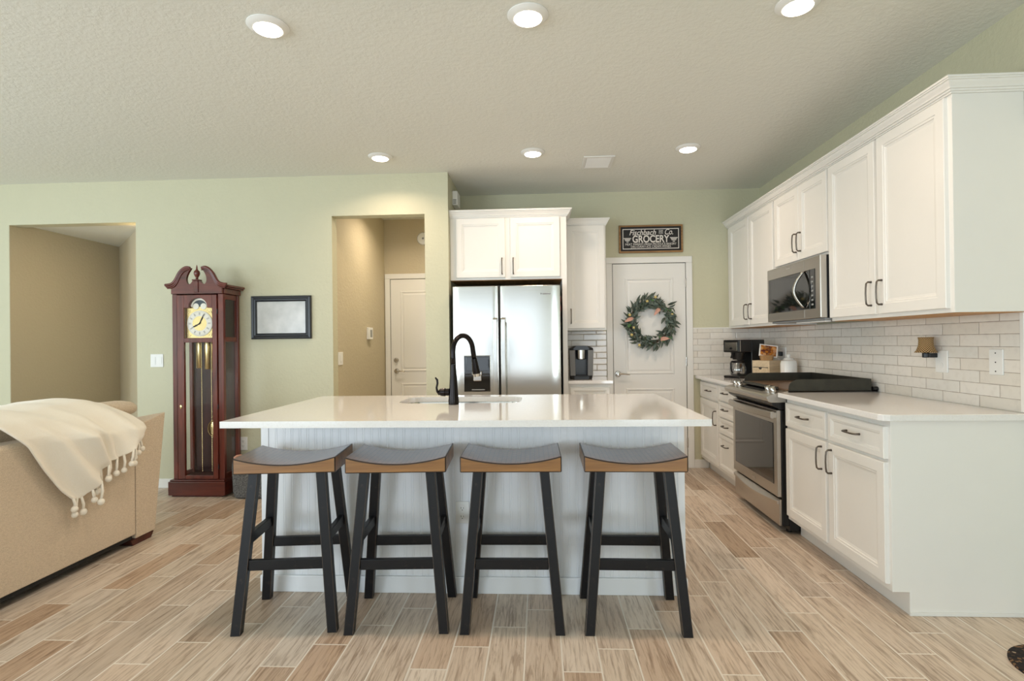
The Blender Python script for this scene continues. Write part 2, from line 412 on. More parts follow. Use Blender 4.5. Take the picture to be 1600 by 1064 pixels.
struct('ceiling_foyer', G().box(-4.91, -3.605, YL+T, 6.25, 2.408, 2.46), 'ceil')
g = G()
for y0, y1, z0, z1 in ((-3.3, -.3, 0, ZC), (-.3, 2.3, 0, .75), (-.3, 2.3, 2.25, ZC), (2.3, YL+T, 0, ZC)): g.box(-7.12, -7.0, y0, y1, z0, z1)
struct('wall_left', g, 'wall')
g = G()
for x0, x1, z0, z1 in ((-7.12, -6.1, 0, ZC), (-6.1, 2.05, 2.42, ZC), (2.05, XR, 0, ZC), (-2.9, -2.6, 0, 2.42), (.30, 1.15, 0, 2.42), (-2.6, .30, 0, .45)): g.box(x0, x1, -3.3, -3.18, z0, z1)
struct('wall_rear', g, 'wall')
# baseboards
def base(name, x0, x1, y0, y1): struct(name, G().box(x0, x1, y0, y1, 0, .083), 'trimw', bevel=.004)
base('baseboard_left_a', -7.0, -4.795, YL-.013, YL); base('baseboard_left_b', -3.605, -1.815, YL-.013, YL); base('baseboard_left_c', -.99, -.783, YL-.013, YL)
base('baseboard_back', 1.50, 1.658, YB-.013, YB)
base('baseboard_foyer', -4.795, -4.782, YL+T, 6.02); base('baseboard_hall', -1.852, -1.839, YL+T, 6.48)
base('baseboard_right', XR-.013, XR, -3.1, 2.50)

# ------------------------------------------------------------------ doors
def panel_door(name, x0, x1, yf, z1, knob_u, side):
    """two-panel white door in a wall facing -Y; yf is the wall plane"""
    d = sroot(name, ((x0+x1)/2, yf, 0))
    s = G(); N = (0, -1, 0); U = (1, 0, 0); V = (0, 0, 1); wd = x1-x0; y = yf-.004
    s.box(x0, x1, y-.004, yf-.0005, .008, z1)
    st = .118
    for za, zb in ((.25, .79), (.93, z1-.14)):
        s.loops((x0+st, y-.004, za), U, V, N, wd-2*st, zb-za, [(0, -.001), (0, .0), (.006, .007), (.016, .007), (.024, .001), (.030, .001), (.045, .005), (.05, .005)])
    obj('door_slab', s, 'trimw', d)
    c = G(); cw = .062
    for a, b, z_ in ((x0-.006-cw, x0-.006, z1+.006), (x1+.006, x1+.006+cw, z1+.006)): c.box(a, b, yf-.019, yf-.0005, 0, z_)
    c.box(x0-.006-cw, x1+.006+cw, yf-.019, yf-.0005, z1+.006, z1+.006+cw)
    obj('casing', c, 'trimw', d, bevel=.006)
    g_ = G(); g_.box(x0-.005, x0, yf-.006, yf-.001, 0, z1+.005); g_.box(x1, x1+.005, yf-.006, yf-.001, 0, z1+.005); g_.box(x0, x1, yf-.006, yf-.001, z1, z1+.005)
    obj('door_gap', g_, 'slot', d)
    return d
d1 = panel_door('door_1', .736, 1.447, YB, 2.026, 0, 1)
for z_ in (1.83, 1.05, .25): obj('hinge', G().box(1.443, 1.455, YB-.022, YB-.0, z_-.045, z_+.045), 'chrome', d1, bevel=.002)
def lever(d, x, y, z_, dirx):
    k = G(); k.lathe([(.031, 0), (.031, -.006), (.026, -.012), (.012, -.014), (.011, -.05)], (x, y, z_), 'y', 20)
    k.tube([(x, y-.048, z_), (x+dirx*.03, y-.052, z_+.003), (x+dirx*.075, y-.05, z_), (x+dirx*.11, y-.046, z_-.006)], [.010, .009, .008, .006], 8)
    obj('lever_handle', k, 'chrome', d, smooth='auto')
lever(d1, .775, YB-.008, .935, 1)
d2 = panel_door('door_2', -1.775, -.96, 6.5, 2.03, 0, 1)
lever(d2, -1.712, 6.492, .935, 1)
k = G(); k.lathe([(.03, 0), (.03, -.008), (.02, -.02), (.019, -.026)], (-1.716, 6.492, 1.065), 'y', 20); obj('deadbolt', k, 'chrome', d2, smooth='auto')

# ------------------------------------------------------------------ ceiling lights
LB = ['front row, leftmost', 'front row, middle one', 'front row, rightmost, cut by the photo edge', 'back row, leftmost', 'back row, middle one', 'back row, rightmost near the wall cabinets']
def recessed(i, x, y, label, power=LAMP_W, col=WARM, zc=ZC):
    ZC = zc
    t_ = thing('recessed_ceiling_light', label, 'ceiling light', (x, y, ZC), 'recessed ceiling lights')
    r = G(); r.lathe([(.094, -.0005), (.094, -.004), (.088, -.008), (.068, -.019), (.065, -.019)], (x, y, ZC), 'z', 40); obj('trim_ring', r, 'plastic_w', t_, smooth='auto')
    r = G(); r.lathe([(.0645, -.018), (.060, -.0225), (.03, -.0245), (.001, -.025)], (x, y, ZC), 'z', 40); obj('diffuser', r, 'lamp', t_, smooth=True)
    l = area('lamp_light', (x, y, ZC-.03), (0, 0, 0), .12, .12, power, col, 'DISK', math.radians(150)); 
for i, (x, y) in enumerate([(a, b) for b in (2.494, 4.297) for a in (-1.2467, -.0353, 1.1636)]):
    recessed(i, x, y, 'round white recessed ceiling light, lit, ' + LB[i])
recessed(6, -1.35, 5.6, 'round recessed ceiling light inside the small back hall', power=11, col=(1, .84, .66))
pk = thing('added_puck_light', 'small unseen puck light added behind the left header to brighten the foyer wall', 'light', (-3.715, 4.900, 2.408))  # unseen fixture, added to brighten the angled foyer wall
obj('housing', G().lathe([(.030, -.0005), (.030, -.010), (.026, -.012)], (-3.715, 4.900, 2.408), 'z', 24), 'plastic_w', pk)
area('added_puck_glow', (-3.715, 4.900, 2.394), (0, 0, 0), .04, .04, 5.5, (1, .80, .60), 'DISK')

# ceiling vent
vt = thing('ceiling_vent', 'white slotted air vent set in the ceiling', 'vent', (.5, 4.58, ZC))
g = G(); x0, x1, y0, y1 = .375, .625, 4.43, 4.73
for q in ((x0, x1, y0, y0+.025), (x0, x1, y1-.025, y1), (x0, x0+.025, y0+.025, y1-.025), (x1-.025, x1, y0+.025, y1-.025)): g.box(*q, ZC-.008, ZC-.0005)
obj('frame', g, 'plastic_w', vt, bevel=.002)
g = G(); g.box(x0+.025, x1-.025, y0+.025, y1-.025, ZC-.002, ZC-.0005); obj('backing', g, 'slot', vt)
for k in range(7):
    y = y0+.045+k*.035; obj('louver', G().bar((x0+.026, y, ZC-.006), (x1-.026, y, ZC-.006), .022, .0025, (0, .5, 1)), 'plastic_w', vt)

# ------------------------------------------------------------------ cabinet helpers
CABSEQ = [(0, 0), (0, .017), (.003, .020), (.052, .020), (.055, .017), (.064, .016), (.067, .012), (.078, .009), (.082, .009)]
DRWSEQ = [(0, 0), (0, .017), (.003, .020), (.026, .020), (.029, .017), (.034, .016), (.042, .010), (.046, .010)]
def pull(parent, O, U, V, N, u, v, L_, vert):
    """bow pull standing off a door face"""
    O, U, V, N = map(Vector, (O, U, V, N)); A = V if vert else U
    c = O+U*u+V*v+N*.020; g = G(); h = L_/2
    P = [c-A*h, c-A*h+N*.020, c-A*(h-.008)+N*.028, c-A*(h*.5)+N*.031, c+N*.032, c+A*(h*.5)+N*.031, c+A*(h-.008)+N*.028, c+A*h+N*.020, c+A*h]
    g.tube(P, [.0062, .005, .0048, .0045, .0045, .0045, .0048, .005, .0062], 8)
    return obj('handle', g, 'handle', parent, smooth=True)
def front(parent, kind, O, U, N, w_, h_, handle=None):
    """door or drawer front; O its lower corner on the face plane"""
    V = (0, 0, 1)
    g = G(); g.loops(O, U, V, N, w_, h_, CABSEQ if kind == 'door' else DRWSEQ)
    d = obj(kind, g, 'cab', parent)
    if handle: pull(d, O, U, V, N, *handle)
    return d

# ------------------------------------------------------------------ right-hand base cabinets
FX = 1.5876           # face-frame plane of the base cabinets
def base_right(name, label, y0, y1, end_panel):
    c = thing(name, label, 'cabinet', (1.88, (y0+y1)/2, 0))
    g = G(); g.prism([(FX, .105), (FX, .883), (XR-.002, .883), (XR-.002, 0), (1.663, 0), (1.663, .105)], 'y', y0, y1)
    obj('carcass', g, 'cab', c, bevel=.0015)
    return c
c = base_right('base_cabinet', 'white base cabinet nearest the camera, two doors under two drawers, plain end panel', 2.58, 3.622, True)
U = (0, -1, 0); N = (-1, 0, 0)
for ya, yb, hs in ((3.085, 2.598, 1), (3.604, 3.112, -1)):
    w_ = ya-yb
    front(c, 'drawer', (FX, ya, .706), U, N, w_, .148, (w_/2, .082, .112, False))
    front(c, 'door', (FX, ya, .135), U, N, w_, .555, ((.035 if hs > 0 else w_-.042), .46, .125, True))
obj('quarter_round', G().box(1.66, XR-.014, 2.5735, 2.5795, .001, .016), 'trimw', c)
c = base_right('base_cabinet', 'white base cabinet left of the range, one door beside a stack of drawers', 4.457, YB-.003, False)
front(c, 'drawer', (FX, 5.475, .715), U, N, .52, .145, (.29, .075, .112, False))
front(c, 'door', (FX, 5.475, .14), U, N, .52, .56, (.48, .42, .125, True))
for z0, z1 in ((.735, .860), (.592, .722), (.450, .579), (.14, .437)):
    front(c, 'drawer', (FX, 4.925, z0), U, N, .455, z1-z0, (.19, (z1-z0)*(.55 if z1-z0 < .2 else .72), .112, False))

# worktops
def top(name, label, poly, z0=.8855, z1=.915):
    g = G(); g.prism(poly, 'z', z0, z1); return tag(obj(name, g, 'quartz', bevel=.003), label, 'countertop')
cx = .035
top('worktop', 'white quartz worktop on the near right base cabinet, plain rounded corner', [(1.5307+cx, 2.5438), (1.5307+cx*.3, 2.5438+cx*.3), (1.5307, 2.5438+cx), (1.5307, 3.627), (XR-.009, 3.627), (XR-.009, 2.5438)])
top('worktop', 'white quartz worktop at the back right corner under the coffee maker', [(1.5307, 4.453), (1.5307, YB-.010), (XR-.009, YB-.010), (XR-.009, 4.453)])

# ------------------------------------------------------------------ right-hand wall cabinets
UX = 1.868; UB = 1.372; UT = 2.372
def upper_right(label, y0, y1, z0):
    c = thing('wall_cabinet', label, 'cabinet', (XR, (y0+y1)/2, z0))
    g = G(); g.box(UX, XR-.002, y0, y1, z0, UT); obj('carcass', g, 'cab', c, bevel=.0015)
    g = G(); g.box(UX+.018, XR-.004, y0+.002, y1-.002, z0-.003, z0-.0005); obj('underside', g, 'shelf_in', c)
    return c
c = upper_right('tall white wall cabinet nearest the camera with two doors, right of the microwave', 2.5665, 3.604, UB)
front(c, 'door', (UX, 3.092, 1.392), U, N, .500, (.957), (.036, .115, .13, True))
front(c, 'door', (UX, 3.596, 1.392), U, N, .480, .957, (.445, .115, .13, True))
c = upper_right('short white two-door wall cabinet directly above the microwave', 3.6055, 4.428, 1.806)
front(c, 'door', (UX, 3.998, 1.822), U, N, .383, .527, (.030, .125, .13, True))
front(c, 'door', (UX, 4.400, 1.822), U, N, .398, .527, (.368, .125, .13, True))
c = upper_right('tall white two-door wall cabinet above the coffee maker by the back corner', 4.4295, YB-.003, UB)
front(c, 'door', (UX, 4.925, 1.392), U, N, .490, .957, (.045, .115, .13, True))
front(c, 'door', (UX, 5.425, 1.392), U, N, .480, .957, (.442, .115, .13, True))
# crown along all three wall cabinets
prof = [(0, 2.357), (.008, 2.357), (.009, 2.364), (.016, 2.365), (.017, 2.373), (.024, 2.374), (.026, 2.381), (.036, 2.394), (.041, 2.403), (.047, 2.404), (.047, 2.410), (.053, 2.411), (.053, 2.420), (0, 2.420)]
g = G()
rs = []
for off_x, yy in ((0, YB-.003), (1, None)):
    pass
ringA = [(UX-p, YB-.003, z) for p, z in prof]
ringB = [(UX-p, 2.5665-p, z) for p, z in prof]
ringC = [(XR-.002, 2.5665-p, z) for p, z in prof]
# inner offset so the crown wraps the cabinet without entering it
ringA = [(x-.0005, y, z) for x, y, z in ringA]; ringB = [(x-.0005, y-.0005, z) for x, y, z in ringB]; ringC = [(x, y-.0005, z) for x, y, z in ringC]
g.rings([ringA, ringB, ringC]); struct('trim_1', g, 'cab')

# ------------------------------------------------------------------ backsplash
struct('trim_2', G().box(XR-.0085, XR-.0002, 2.60, YB-.009, .9155, UB-.0005), 'tile_y')
struct('trim_3', G().box(1.503, XR-.009, YB-.0085, YB-.0002, .9155, UB-.0005), 'tile_x')
struct('trim_4', G().box(.252, .664, YB-.0085, YB-.0002, .9155, 1.362), 'tile_x')
struct('trim_5', G().box(1.503, UX, YB-.011, YB-.0002, UB, UB+.013), 'ceramic', bevel=.003)
struct('trim_6', G().box(XR-.011, XR-.0002, 2.575, 2.5985, .9155, UB+.012), 'ceramic', bevel=.003)

# ------------------------------------------------------------------ fridge surround, tall cabinet, coffee nook
U2 = (1, 0, 0); N2 = (0, -1, 0)
c = thing('refrigerator_cabinet', 'white two-door cabinet above the refrigerator with a full-height side panel', 'cabinet', (-.27, 5.2, 0))
FY = 4.83
g = G(); g.box(-.781, .246, FY, YB-.002, 1.815, 2.378); obj('carcass', g, 'cab', c, bevel=.0015)
g = G(); g.box(.204, .246, FY, YB-.002, 0, 1.8148); obj('side_panel', g, 'cab', c, bevel=.0015)
g = G(); g.box(-.779, .202, FY+.02, YB-.004, 1.8115, 1.8145); obj('underside', g, 'shelf_in', c)
front(c, 'door', (-.728, FY, 1.834), U2, N2, .435, .523, (.407, .098, .138, True))
front(c, 'door', (-.248, FY, 1.834), U2, N2, .435, .523, (.026, .098, .138, True))
pr = [(p, z+.006) for p, z in prof]
rA = [(-.782, FY-.0005-p, z) for p, z in pr]; rB = [(.2465+p*.9, FY-.0005-p, z) for p, z in pr]; rC = [(.2465+p*.9, 5.148, z) for p, z in pr]
g = G(); g.rings([rA, rB, rC]); obj('crown', g, 'cab', c)
c = thing('wall_cabinet', 'narrow tall white wall cabinet between refrigerator panel and pantry door, above the single-cup brewer', 'cabinet', (.44, YB, 1.366))
g = G(); g.box(.249, .630, 5.19, YB-.002, 1.366, 2.366); obj('carcass', g, 'cab', c, bevel=.0015)
front(c, 'door', (.262, 5.19, 1.384), U2, N2, .355, .965, (.036, .115, .135, True))
rA = [(.2495, 5.1895-p*.7, z-.004) for p, z in prof]; rB = [(.6305+p*.7, 5.1895-p*.7, z-.004) for p, z in prof]; rC = [(.6305+p*.7, YB-.002, z-.004) for p, z in prof]
g = G(); g.rings([rA, rB, rC]); obj('crown', g, 'cab', c)
c = thing('base_cabinet', 'small white base cabinet under the single-cup brewer beside the pantry door', 'cabinet', (.44, 5.2, 0))
g = G(); g.prism([(4.915, .105), (4.915, .883), (YB-.002, .883), (YB-.002, 0), (4.99, 0), (4.99, .105)], 'x', .249, .632); obj('carcass', g, 'cab', c, bevel=.0015)
front(c, 'drawer', (.268, 4.915, .706), U2, N2, .348, .148, (.174, .08, .112, False))
front(c, 'door', (.268, 4.915, .135), U2, N2, .348, .555, (.036, .46, .125, True))
top('worktop', 'small white quartz worktop under the single-cup brewer', [(.249, 4.878), (.645, 4.878), (.645, YB-.010), (.249, YB-.010)])

# ------------------------------------------------------------------ refrigerator
f = thing('refrigerator', 'stainless steel side-by-side refrigerator with water dispenser', 'refrigerator', (-.28, 5.05, 0))
g = G(); g.box(-.735, .172, 4.745, 5.47, .02, 1.735); obj('body', g, 'dark_rubber', f, bevel=.004)
g = G(); g.box(-.735, .172, 4.755, 4.85, 1.7355, 1.757); obj('hinge_cover', g, 'black', f, bevel=.004)
def fdoor(x0, x1, hx):
    g = G(); n = 12; fr = []
    for k in range(n+1):
        u = k/n; x = x0+(x1-x0)*u; fr.append((x, 4.676-.005*math.sin(math.pi*u)**.6 if 0 < u < 1 else 4.680))
    poly = fr+[(x1, 4.742), (x0, 4.742)]
    g.prism(poly, 'z', .06, 1.745); d = obj('door', g, 'steel', f, smooth='auto', bevel=.004)
    h = G(); pr_ = []
    xc = hx
    P = [(xc, 4.668, 1.47), (xc, 4.628, 1.462), (xc, 4.612, 1.42), (xc, 4.608, 1.1), (xc, 4.612, .52), (xc, 4.628, .478), (xc, 4.668, .47)]
    rings = []
    for (x, y, z) in P: rings.append((x, y, z))
    for a, b in zip(P[:-1], P[1:]):
        pass
    h.prism([(4.672, 1.475), (4.622, 1.470), (4.610, 1.455), (4.606, 1.1), (4.606, .80), (4.610, .47), (4.622, .455), (4.672, .450), (4.672, .49), (4.634, .50), (4.630, .52), (4.627, .8), (4.627, 1.1), (4.630, 1.40), (4.634, 1.43), (4.672, 1.435)], 'x', xc-.019, xc+.019)
    obj('handle', h, 'steel', d, bevel=.004)
    return d
dl = fdoor(-.741, -.349, -.374); dr = fdoor(-.333, .180, -.306)
g = G(); g.box(-.347, -.335, 4.70, 4.744, .06, 1.74); obj('gasket', g, 'slot', f)
# dispenser: bezel, recess, control face, paddle, tray
x0, x1, z0, z1, y = -.650, -.420, .842, 1.152, 4.6615
g = G(); g.loops((x0, y, z0), U2, (0, 0, 1), N2, x1-x0, z1-z0, [(.004, -.010), (.004, .002), (.006, .003), (.012, .003)]); disp = obj('dispenser', g, 'blackgloss', f)
g = G(); g.rings([[(a, y-n_, b) for a, b in ((x0+i, z0+i), (x1-i, z0+i), (x1-i, z1-i), (x0+i, z1-i))] for i, n_ in ((-.001, -.010), (-.001, .004), (.0035, .005), (.0039, -.010))], closed=True); obj('bezel', g, 'chrome', disp)
g = G(); g.box(x0+.022, x1-.012, y-.0055, y-.002, 1.022, z1-.014); obj('control_face', g, 'blackgloss', disp, bevel=.002)
g = G(); g.box(x0+.085, x0+.155, y-.03, y-.003, .935, .995); g.box(x0+.075, x0+.16, y-.035, y-.003, .985, 1.018); obj('paddle', g, 'chrome', disp, bevel=.006)
g = G(); g.box(x0+.07, x1-.05, y-.02, y-.003, .858, .866); obj('drip_tray', g, 'plastic_g', disp, bevel=.002)
g = G(); g.box(.012, .024, 4.657, 4.664, 1.668, 1.678); g.box(.030, .098, 4.657, 4.664, 1.668, 1.677); obj('badge', g, 'plastic_g', dr)
tw = G()
rs = []
for k in range(9):
    z = 1.655-k*.021; wv = .004*math.sin(k*1.6)
    rs.append([(.1745, 4.76, z), (.186+wv, 4.76, z), (.190+wv, 4.90, z), (.1745, 4.90, z)])
tw.rings(rs); tag(obj('dish_towel', tw, 'towel', smooth=True), 'narrow strip of red patterned dish towel hanging on the refrigerator side', 'towel')

# ------------------------------------------------------------------ range with griddle
r = thing('range', 'stainless steel slide-in range with black glass oven window', 'stove', (1.85, 4.04, 0))
RY0, RY1 = 3.632, 4.448
g = G(); g.box(1.600, 2.150, RY0, RY1, .02, .900); g.box(1.555, 1.600, RY0+.004, RY1-.004, .05, .80); obj('body', g, 'black', r, bevel=.003)
g = G(); g.box(1.60, 2.165, RY0, RY1, .9005, .922); obj('cooktop', g, 'blackgloss', r, bevel=.004)
# angled control panel
g = G(); g.prism([(1.600, .924), (1.482, .898), (1.467, .890), (1.464, .878), (1.472, .858), (1.490, .850), (1.600, .850)], 'y', RY0, RY1); obj('control_panel', g, 'steel_y', r, bevel=.002)
g = G(); g.prism([(1.6, .8495), (1.494, .8495), (1.500, .835), (1.545, .806), (1.6, .802)], 'y', RY0+.002, RY1-.002); obj('under_bracket', g, 'black', r)
nrm = Vector((-.25, 0, .968)).normalized()
for yk in (3.70, 3.775, 4.31, 4.39):
    k = G(); k.lathe([(.024, 0), (.024, .006), (.019, .010), (.0175, .030), (.015, .034), (.002, .034)], (0, 0, 0), 'z', 20)
    k.box(-.004, .004, -.017, .017, .03, .040)
    k.bm.transform(Matrix.Translation((1.535, yk, .9105)) @ nrm.to_track_quat('Z', 'Y').to_matrix().to_4x4())
    obj('knob', k, 'chrome', r, smooth='auto')
g = G(); g.box(-.028, .028, -.20, .20, 0, .004); g.bm.transform(Matrix.Translation((1.545, 4.045, .9105)) @ Matrix.Rotation(-.2528, 4, 'Y')); obj('display', g, 'blackgloss', r)
# oven door
g = G(); g.loops((1.553, RY1-.006, .238), U, (0, 0, 1), N, RY1-RY0-.012, .562, [(0, 0), (0, .022), (.003, .026), (.01, .026)]); od = obj('oven_door', g, 'steel_y', r, bevel=.002)
g = G(); g.loops((1.526, RY1-.058, .312), U, (0, 0, 1), N, RY1-RY0-.116, .40, [(0, -.004), (0, .0015), (.003, .0025)]); obj('window', g, 'blackgloss', od)
g = G(); n = 14
pts = []
for k in range(n+1):
    u = k/n; y = RY1-.012-(RY1-RY0-.024)*u; pts.append((1.503-.022*math.sin(math.pi*u), y, .768))
g = G()
rs = []
for (x, y, z) in pts: rs.append([(x-.012, y, z-.018), (x-.012, y, z+.016), (x-.004, y, z+.024), (x+.010, y, z+.024), (x+.010, y, z-.024), (x-.004, y, z-.024)])
g.rings(rs)
for y in (RY0+.022, RY1-.022): g.box(1.500, 1.528, y-.012, y+.012, .750, .786)
obj('handle', g, 'steel_y', od, bevel=.002)
g = G(); g.box(1.524, 1.5265, 4.0, 4.06, .268, .282); obj('badge', g, 'chrome', od)
g = G(); g.loops((1.553, RY1-.006, .052), U, (0, 0, 1), N, RY1-RY0-.012, .170, [(0, 0), (0, .012), (.004, .017), (.01, .017)]); dw = obj('storage_drawer', g, 'steel_y', r, bevel=.002)
g = G(); rs = []
for k in range(n+1):
    u = k/n; y = RY1-.010-(RY1-RY0-.02)*u; s_ = math.sin(math.pi*u); x = 1.536-.004-.020*s_; zc = .205-.018*s_
    rs.append([(1.5355, y, zc-.016), (x-.006, y, zc-.010), (x-.008, y, zc+.006), (x, y, zc+.012), (1.5355, y, .218)])
g.rings(rs); obj('pull_lip', g, 'steel_y', dw)
for y in (RY0+.06, RY1-.06): obj('levelling_foot', G().lathe([(.018, .0), (.018, .02)], (1.62, y, 0), 'z', 12), 'black', r)

gd = thing('griddle', 'black steel griddle with raised splash walls lying on the range top', 'griddle', (1.87, 4.04, .922))
gx0, gx1 = 1.612, 2.132; gy0, gy1 = 3.650, 4.425
g = G(); g.box(gx0-.02, gx1-.004, gy0+.006, gy1-.006, .9235, .936); obj('cooking_plate', g, 'plate', gd, bevel=.002)
def wallpoly(): 
    p = [(gx0, .923), (gx1, .923), (gx1, .998), (gx0+.07, .998)]
    for k in range(6):
        a = math.pi/2*(k+1)/6; p.append((gx0+.07-.07*math.sin(a), .998-.055*(1-math.cos(a))))
    return p
for (ya, yb) in ((gy0-.001, gy0+.005), (gy1-.005, gy1+.001)): obj('side_wall', G().prism(wallpoly(), 'y', ya, yb), 'iron', gd)
obj('rear_wall', G().box(gx1-.003, gx1+.003, gy0+.0055, gy1-.0055, .923, .998), 'iron', gd)
g = G(); g.box(gx0-.052, gx0-.021, gy0+.10, gy1-.10, .926, .944); obj('grease_tray', g, 'iron', gd, bevel=.003)
g = G(); g.lathe([(.014, 0), (.014, .03), (.010, .034), (.001, .034)], (gx1+.006, gy0-.0, .935), 'x', 14); obj('clamp_knob', g, 'black', gd, smooth='auto')

# ------------------------------------------------------------------ microwave
m = thing('microwave', 'stainless over-the-range microwave with curved handle', 'microwave', (1.99, 4.02, 1.4))
MX, MY0, MY1, MZ0, MZ1 = 1.800, 3.607, 4.426, 1.396, 1.800
g = G(); g.box(MX+.042, XR-.012, MY0, MY1, MZ0, MZ1); obj('body', g, 'black', m, bevel=.003)
g = G(); g.loops((MX+.041, MY1, MZ0), U, (0, 0, 1), N, MY1-MY0, MZ1-MZ0, [(0, 0), (0, .036), (.004, .041), (.012, .041)]); md = obj('door', g, 'steel_y', m, bevel=.002)
g = G(); g.loops((MX-.0005, MY1-.03, MZ0+.062), U, (0, 0, 1), N, .655, .262, [(0, -.003), (0, .002), (.004, .0035)]); obj('window', g, 'blackgloss', md)
g = G(); g.loops((MX-.0005, MY0+.128, MZ0+.062), U, (0, 0, 1), N, .062, .262, [(0, -.003), (0, .002), (.002, .003)]); cpn = obj('control_strip', g, 'blackgloss', md)
g = G()
for k in range(7): g.box(MX-.005, MX-.0036, MY0+.085, MY0+.11, MZ0+.085+k*.03, MZ0+.097+k*.03)
obj('buttons', g, 'plastic_g', md)
g = G(); g.box(MX-.0012, MX-.0002, MY0+.216, MY0+.218, MZ0+.004, MZ1-.004); obj('seam', g, 'chrome', md)
g = G(); rs = []
for k in range(15):
    u = k/14; s_ = math.sin(math.pi*u); z = MZ0+.075+.245*u; x = MX-.010-.050*s_; yy = MY0+.205+.030*s_
    rs.append([(x, yy-.013, z), (x-.008, yy-.008, z), (x-.008, yy+.008, z), (x, yy+.013, z), (x+.008, yy+.008, z), (x+.008, yy-.008, z)])
g.rings(rs); obj('handle', g, 'chrome', md, smooth=True)
g = G(); g.box(MX-.0015, MX-.0003, 4.02, 4.09, MZ1-.034, MZ1-.024); obj('badge', g, 'chrome', md)
g = G(); g.box(MX+.03, XR-.03, MY0+.01, MY1-.01, MZ0-.014, MZ0-.0005); obj('vent_grille', g, 'plastic_g', m, bevel=.004)
g = G(); g.box(MX+.05, MX+.09, MY0+.05, MY0+.45, MZ0-.026, MZ0-.0145); obj('task_light_bar', g, 'ceramic', m, bevel=.004)

# ------------------------------------------------------------------ island
isl = thing('kitchen_island', 'white beadboard kitchen island base behind the four stools', 'island', (-.37, 3.1, 0))
bx0, bx1, by0, by1 = -1.432, .704, 2.757, 3.575
g = G(); poly = [(bx0, by0)]
x = bx0+.07
while x < bx1-.05:
    for dx in (0, .010):
        poly += [(x+dx-.0016, by0), (x+dx, by0+.0016), (x+dx+.0016, by0)]
    x += .0415
poly += [(bx1, by0), (bx1, by0+.018), (bx0, by0+.018)]
g.prism(poly, 'z', 0, .884)
for q in ((bx0, bx0+.018, by0+.018, by1), (bx1-.018, bx1, by0+.018, by1), (bx0+.018, bx1-.018, by1-.018, by1)): g.box(*q, 0, .884)
obj('beadboard_body', g, 'bead', isl)
g = G(); g.box(bx0-.012, bx1+.012, by0-.013, by0-.0005, .0, .085); g.box(bx0-.012, bx0-.0005, by0, by1, 0, .085); g.box(bx1+.0005, bx1+.012, by0, by1, 0, .085); obj('base_moulding', g, 'bead', isl, bevel=.005)
for xa, xb in ((bx0-.004, bx0+.035), (bx1-.03, bx1+.004)): obj('corner_trim', G().box(xa, xb, by0-.004, by0-.0005, .0855, .884), 'bead', isl, bevel=.001)

# island worktop with an undermount sink cut-out
tx0, tx1, ty0, ty1 = -1.4602, .745, 2.4305, 3.622
sx0, sx1, sy0, sy1, sr_ = -.835, -.112, 3.135, 3.500, .09
def rrect(x0, x1, y0, y1, r_, n=6):
    p = []
    for cx_, cy_, a0 in ((x1-r_, y1-r_, 0), (x0+r_, y1-r_, 90), (x0+r_, y0+r_, 180), (x1-r_, y0+r_, 270)):
        for k in range(n+1):
            a = math.radians(a0+90*k/n); p.append((cx_+r_*math.cos(a), cy_+r_*math.sin(a)))
    return p
inner = rrect(sx0, sx1, sy0, sy1, sr_, 7)
outer = []
cxm, cym = (sx0+sx1)/2, (sy0+sy1)/2
for (x, y) in inner:   # ray to the slab edge so that top and hole share quads
    dx, dy = x-cxm, y-cym
    s_ = min((tx1-cxm)/dx if dx > 1e-6 else ((tx0-cxm)/dx if dx < -1e-6 else 1e9), (ty1-cym)/dy if dy > 1e-6 else ((ty0-cym)/dy if dy < -1e-6 else 1e9))
    outer.append((cxm+dx*s_, cym+dy*s_))
for cx_, cy_ in ((tx0, ty0), (tx0, ty1), (tx1, ty0), (tx1, ty1)):   # snap the nearest ray to each corner
    j = min(range(len(outer)), key=lambda q: (outer[q][0]-cx_)**2+(outer[q][1]-cy_)**2); outer[j] = (cx_, cy_)
g = G(); z0, z1 = .885, .915
g.rings([[(*p, z1) for p in inner], [(*p, z1) for p in outer], [(*p, z0) for p in outer], [(*p, z0) for p in inner]], closed=True)
tag(obj('island_worktop', g, 'quartz'), 'large white quartz island worktop with overhang above the stools', 'countertop')
sk = thing('sink', 'stainless undermount sink set in the island worktop', 'sink', (cxm, cym, .88))
def off(p, d): return rrect(sx0-d, sx1+d, sy0-d, sy1+d, max(.02, sr_+d), 7)
g = G(); g.rings([[(*p, .8845) for p in off(0, .012)], [(*p, .8845) for p in off(0, -.002)], [(*p, .876) for p in off(0, -.004)], [(*p, .70) for p in off(0, -.012)], [(*p, .684) for p in off(0, -.035)]], cap=False)
b_f = g.rings([[(*p, .684) for p in off(0, -.035)], [(*p, .682) for p in off(0, -.12)]], cap=False)
g.rings([[(*p, .682) for p in off(0, -.12)], [(*p, .6815) for p in off(0, -.16)]]); obj('basin', g, 'steel', sk, smooth='auto')
g = G(); g.lathe([(.045, .6835), (.045, .686), (.03, .687), (.002, .684)], (cxm, cym, 0), 'z', 20); obj('drain', g, 'chrome', sk)
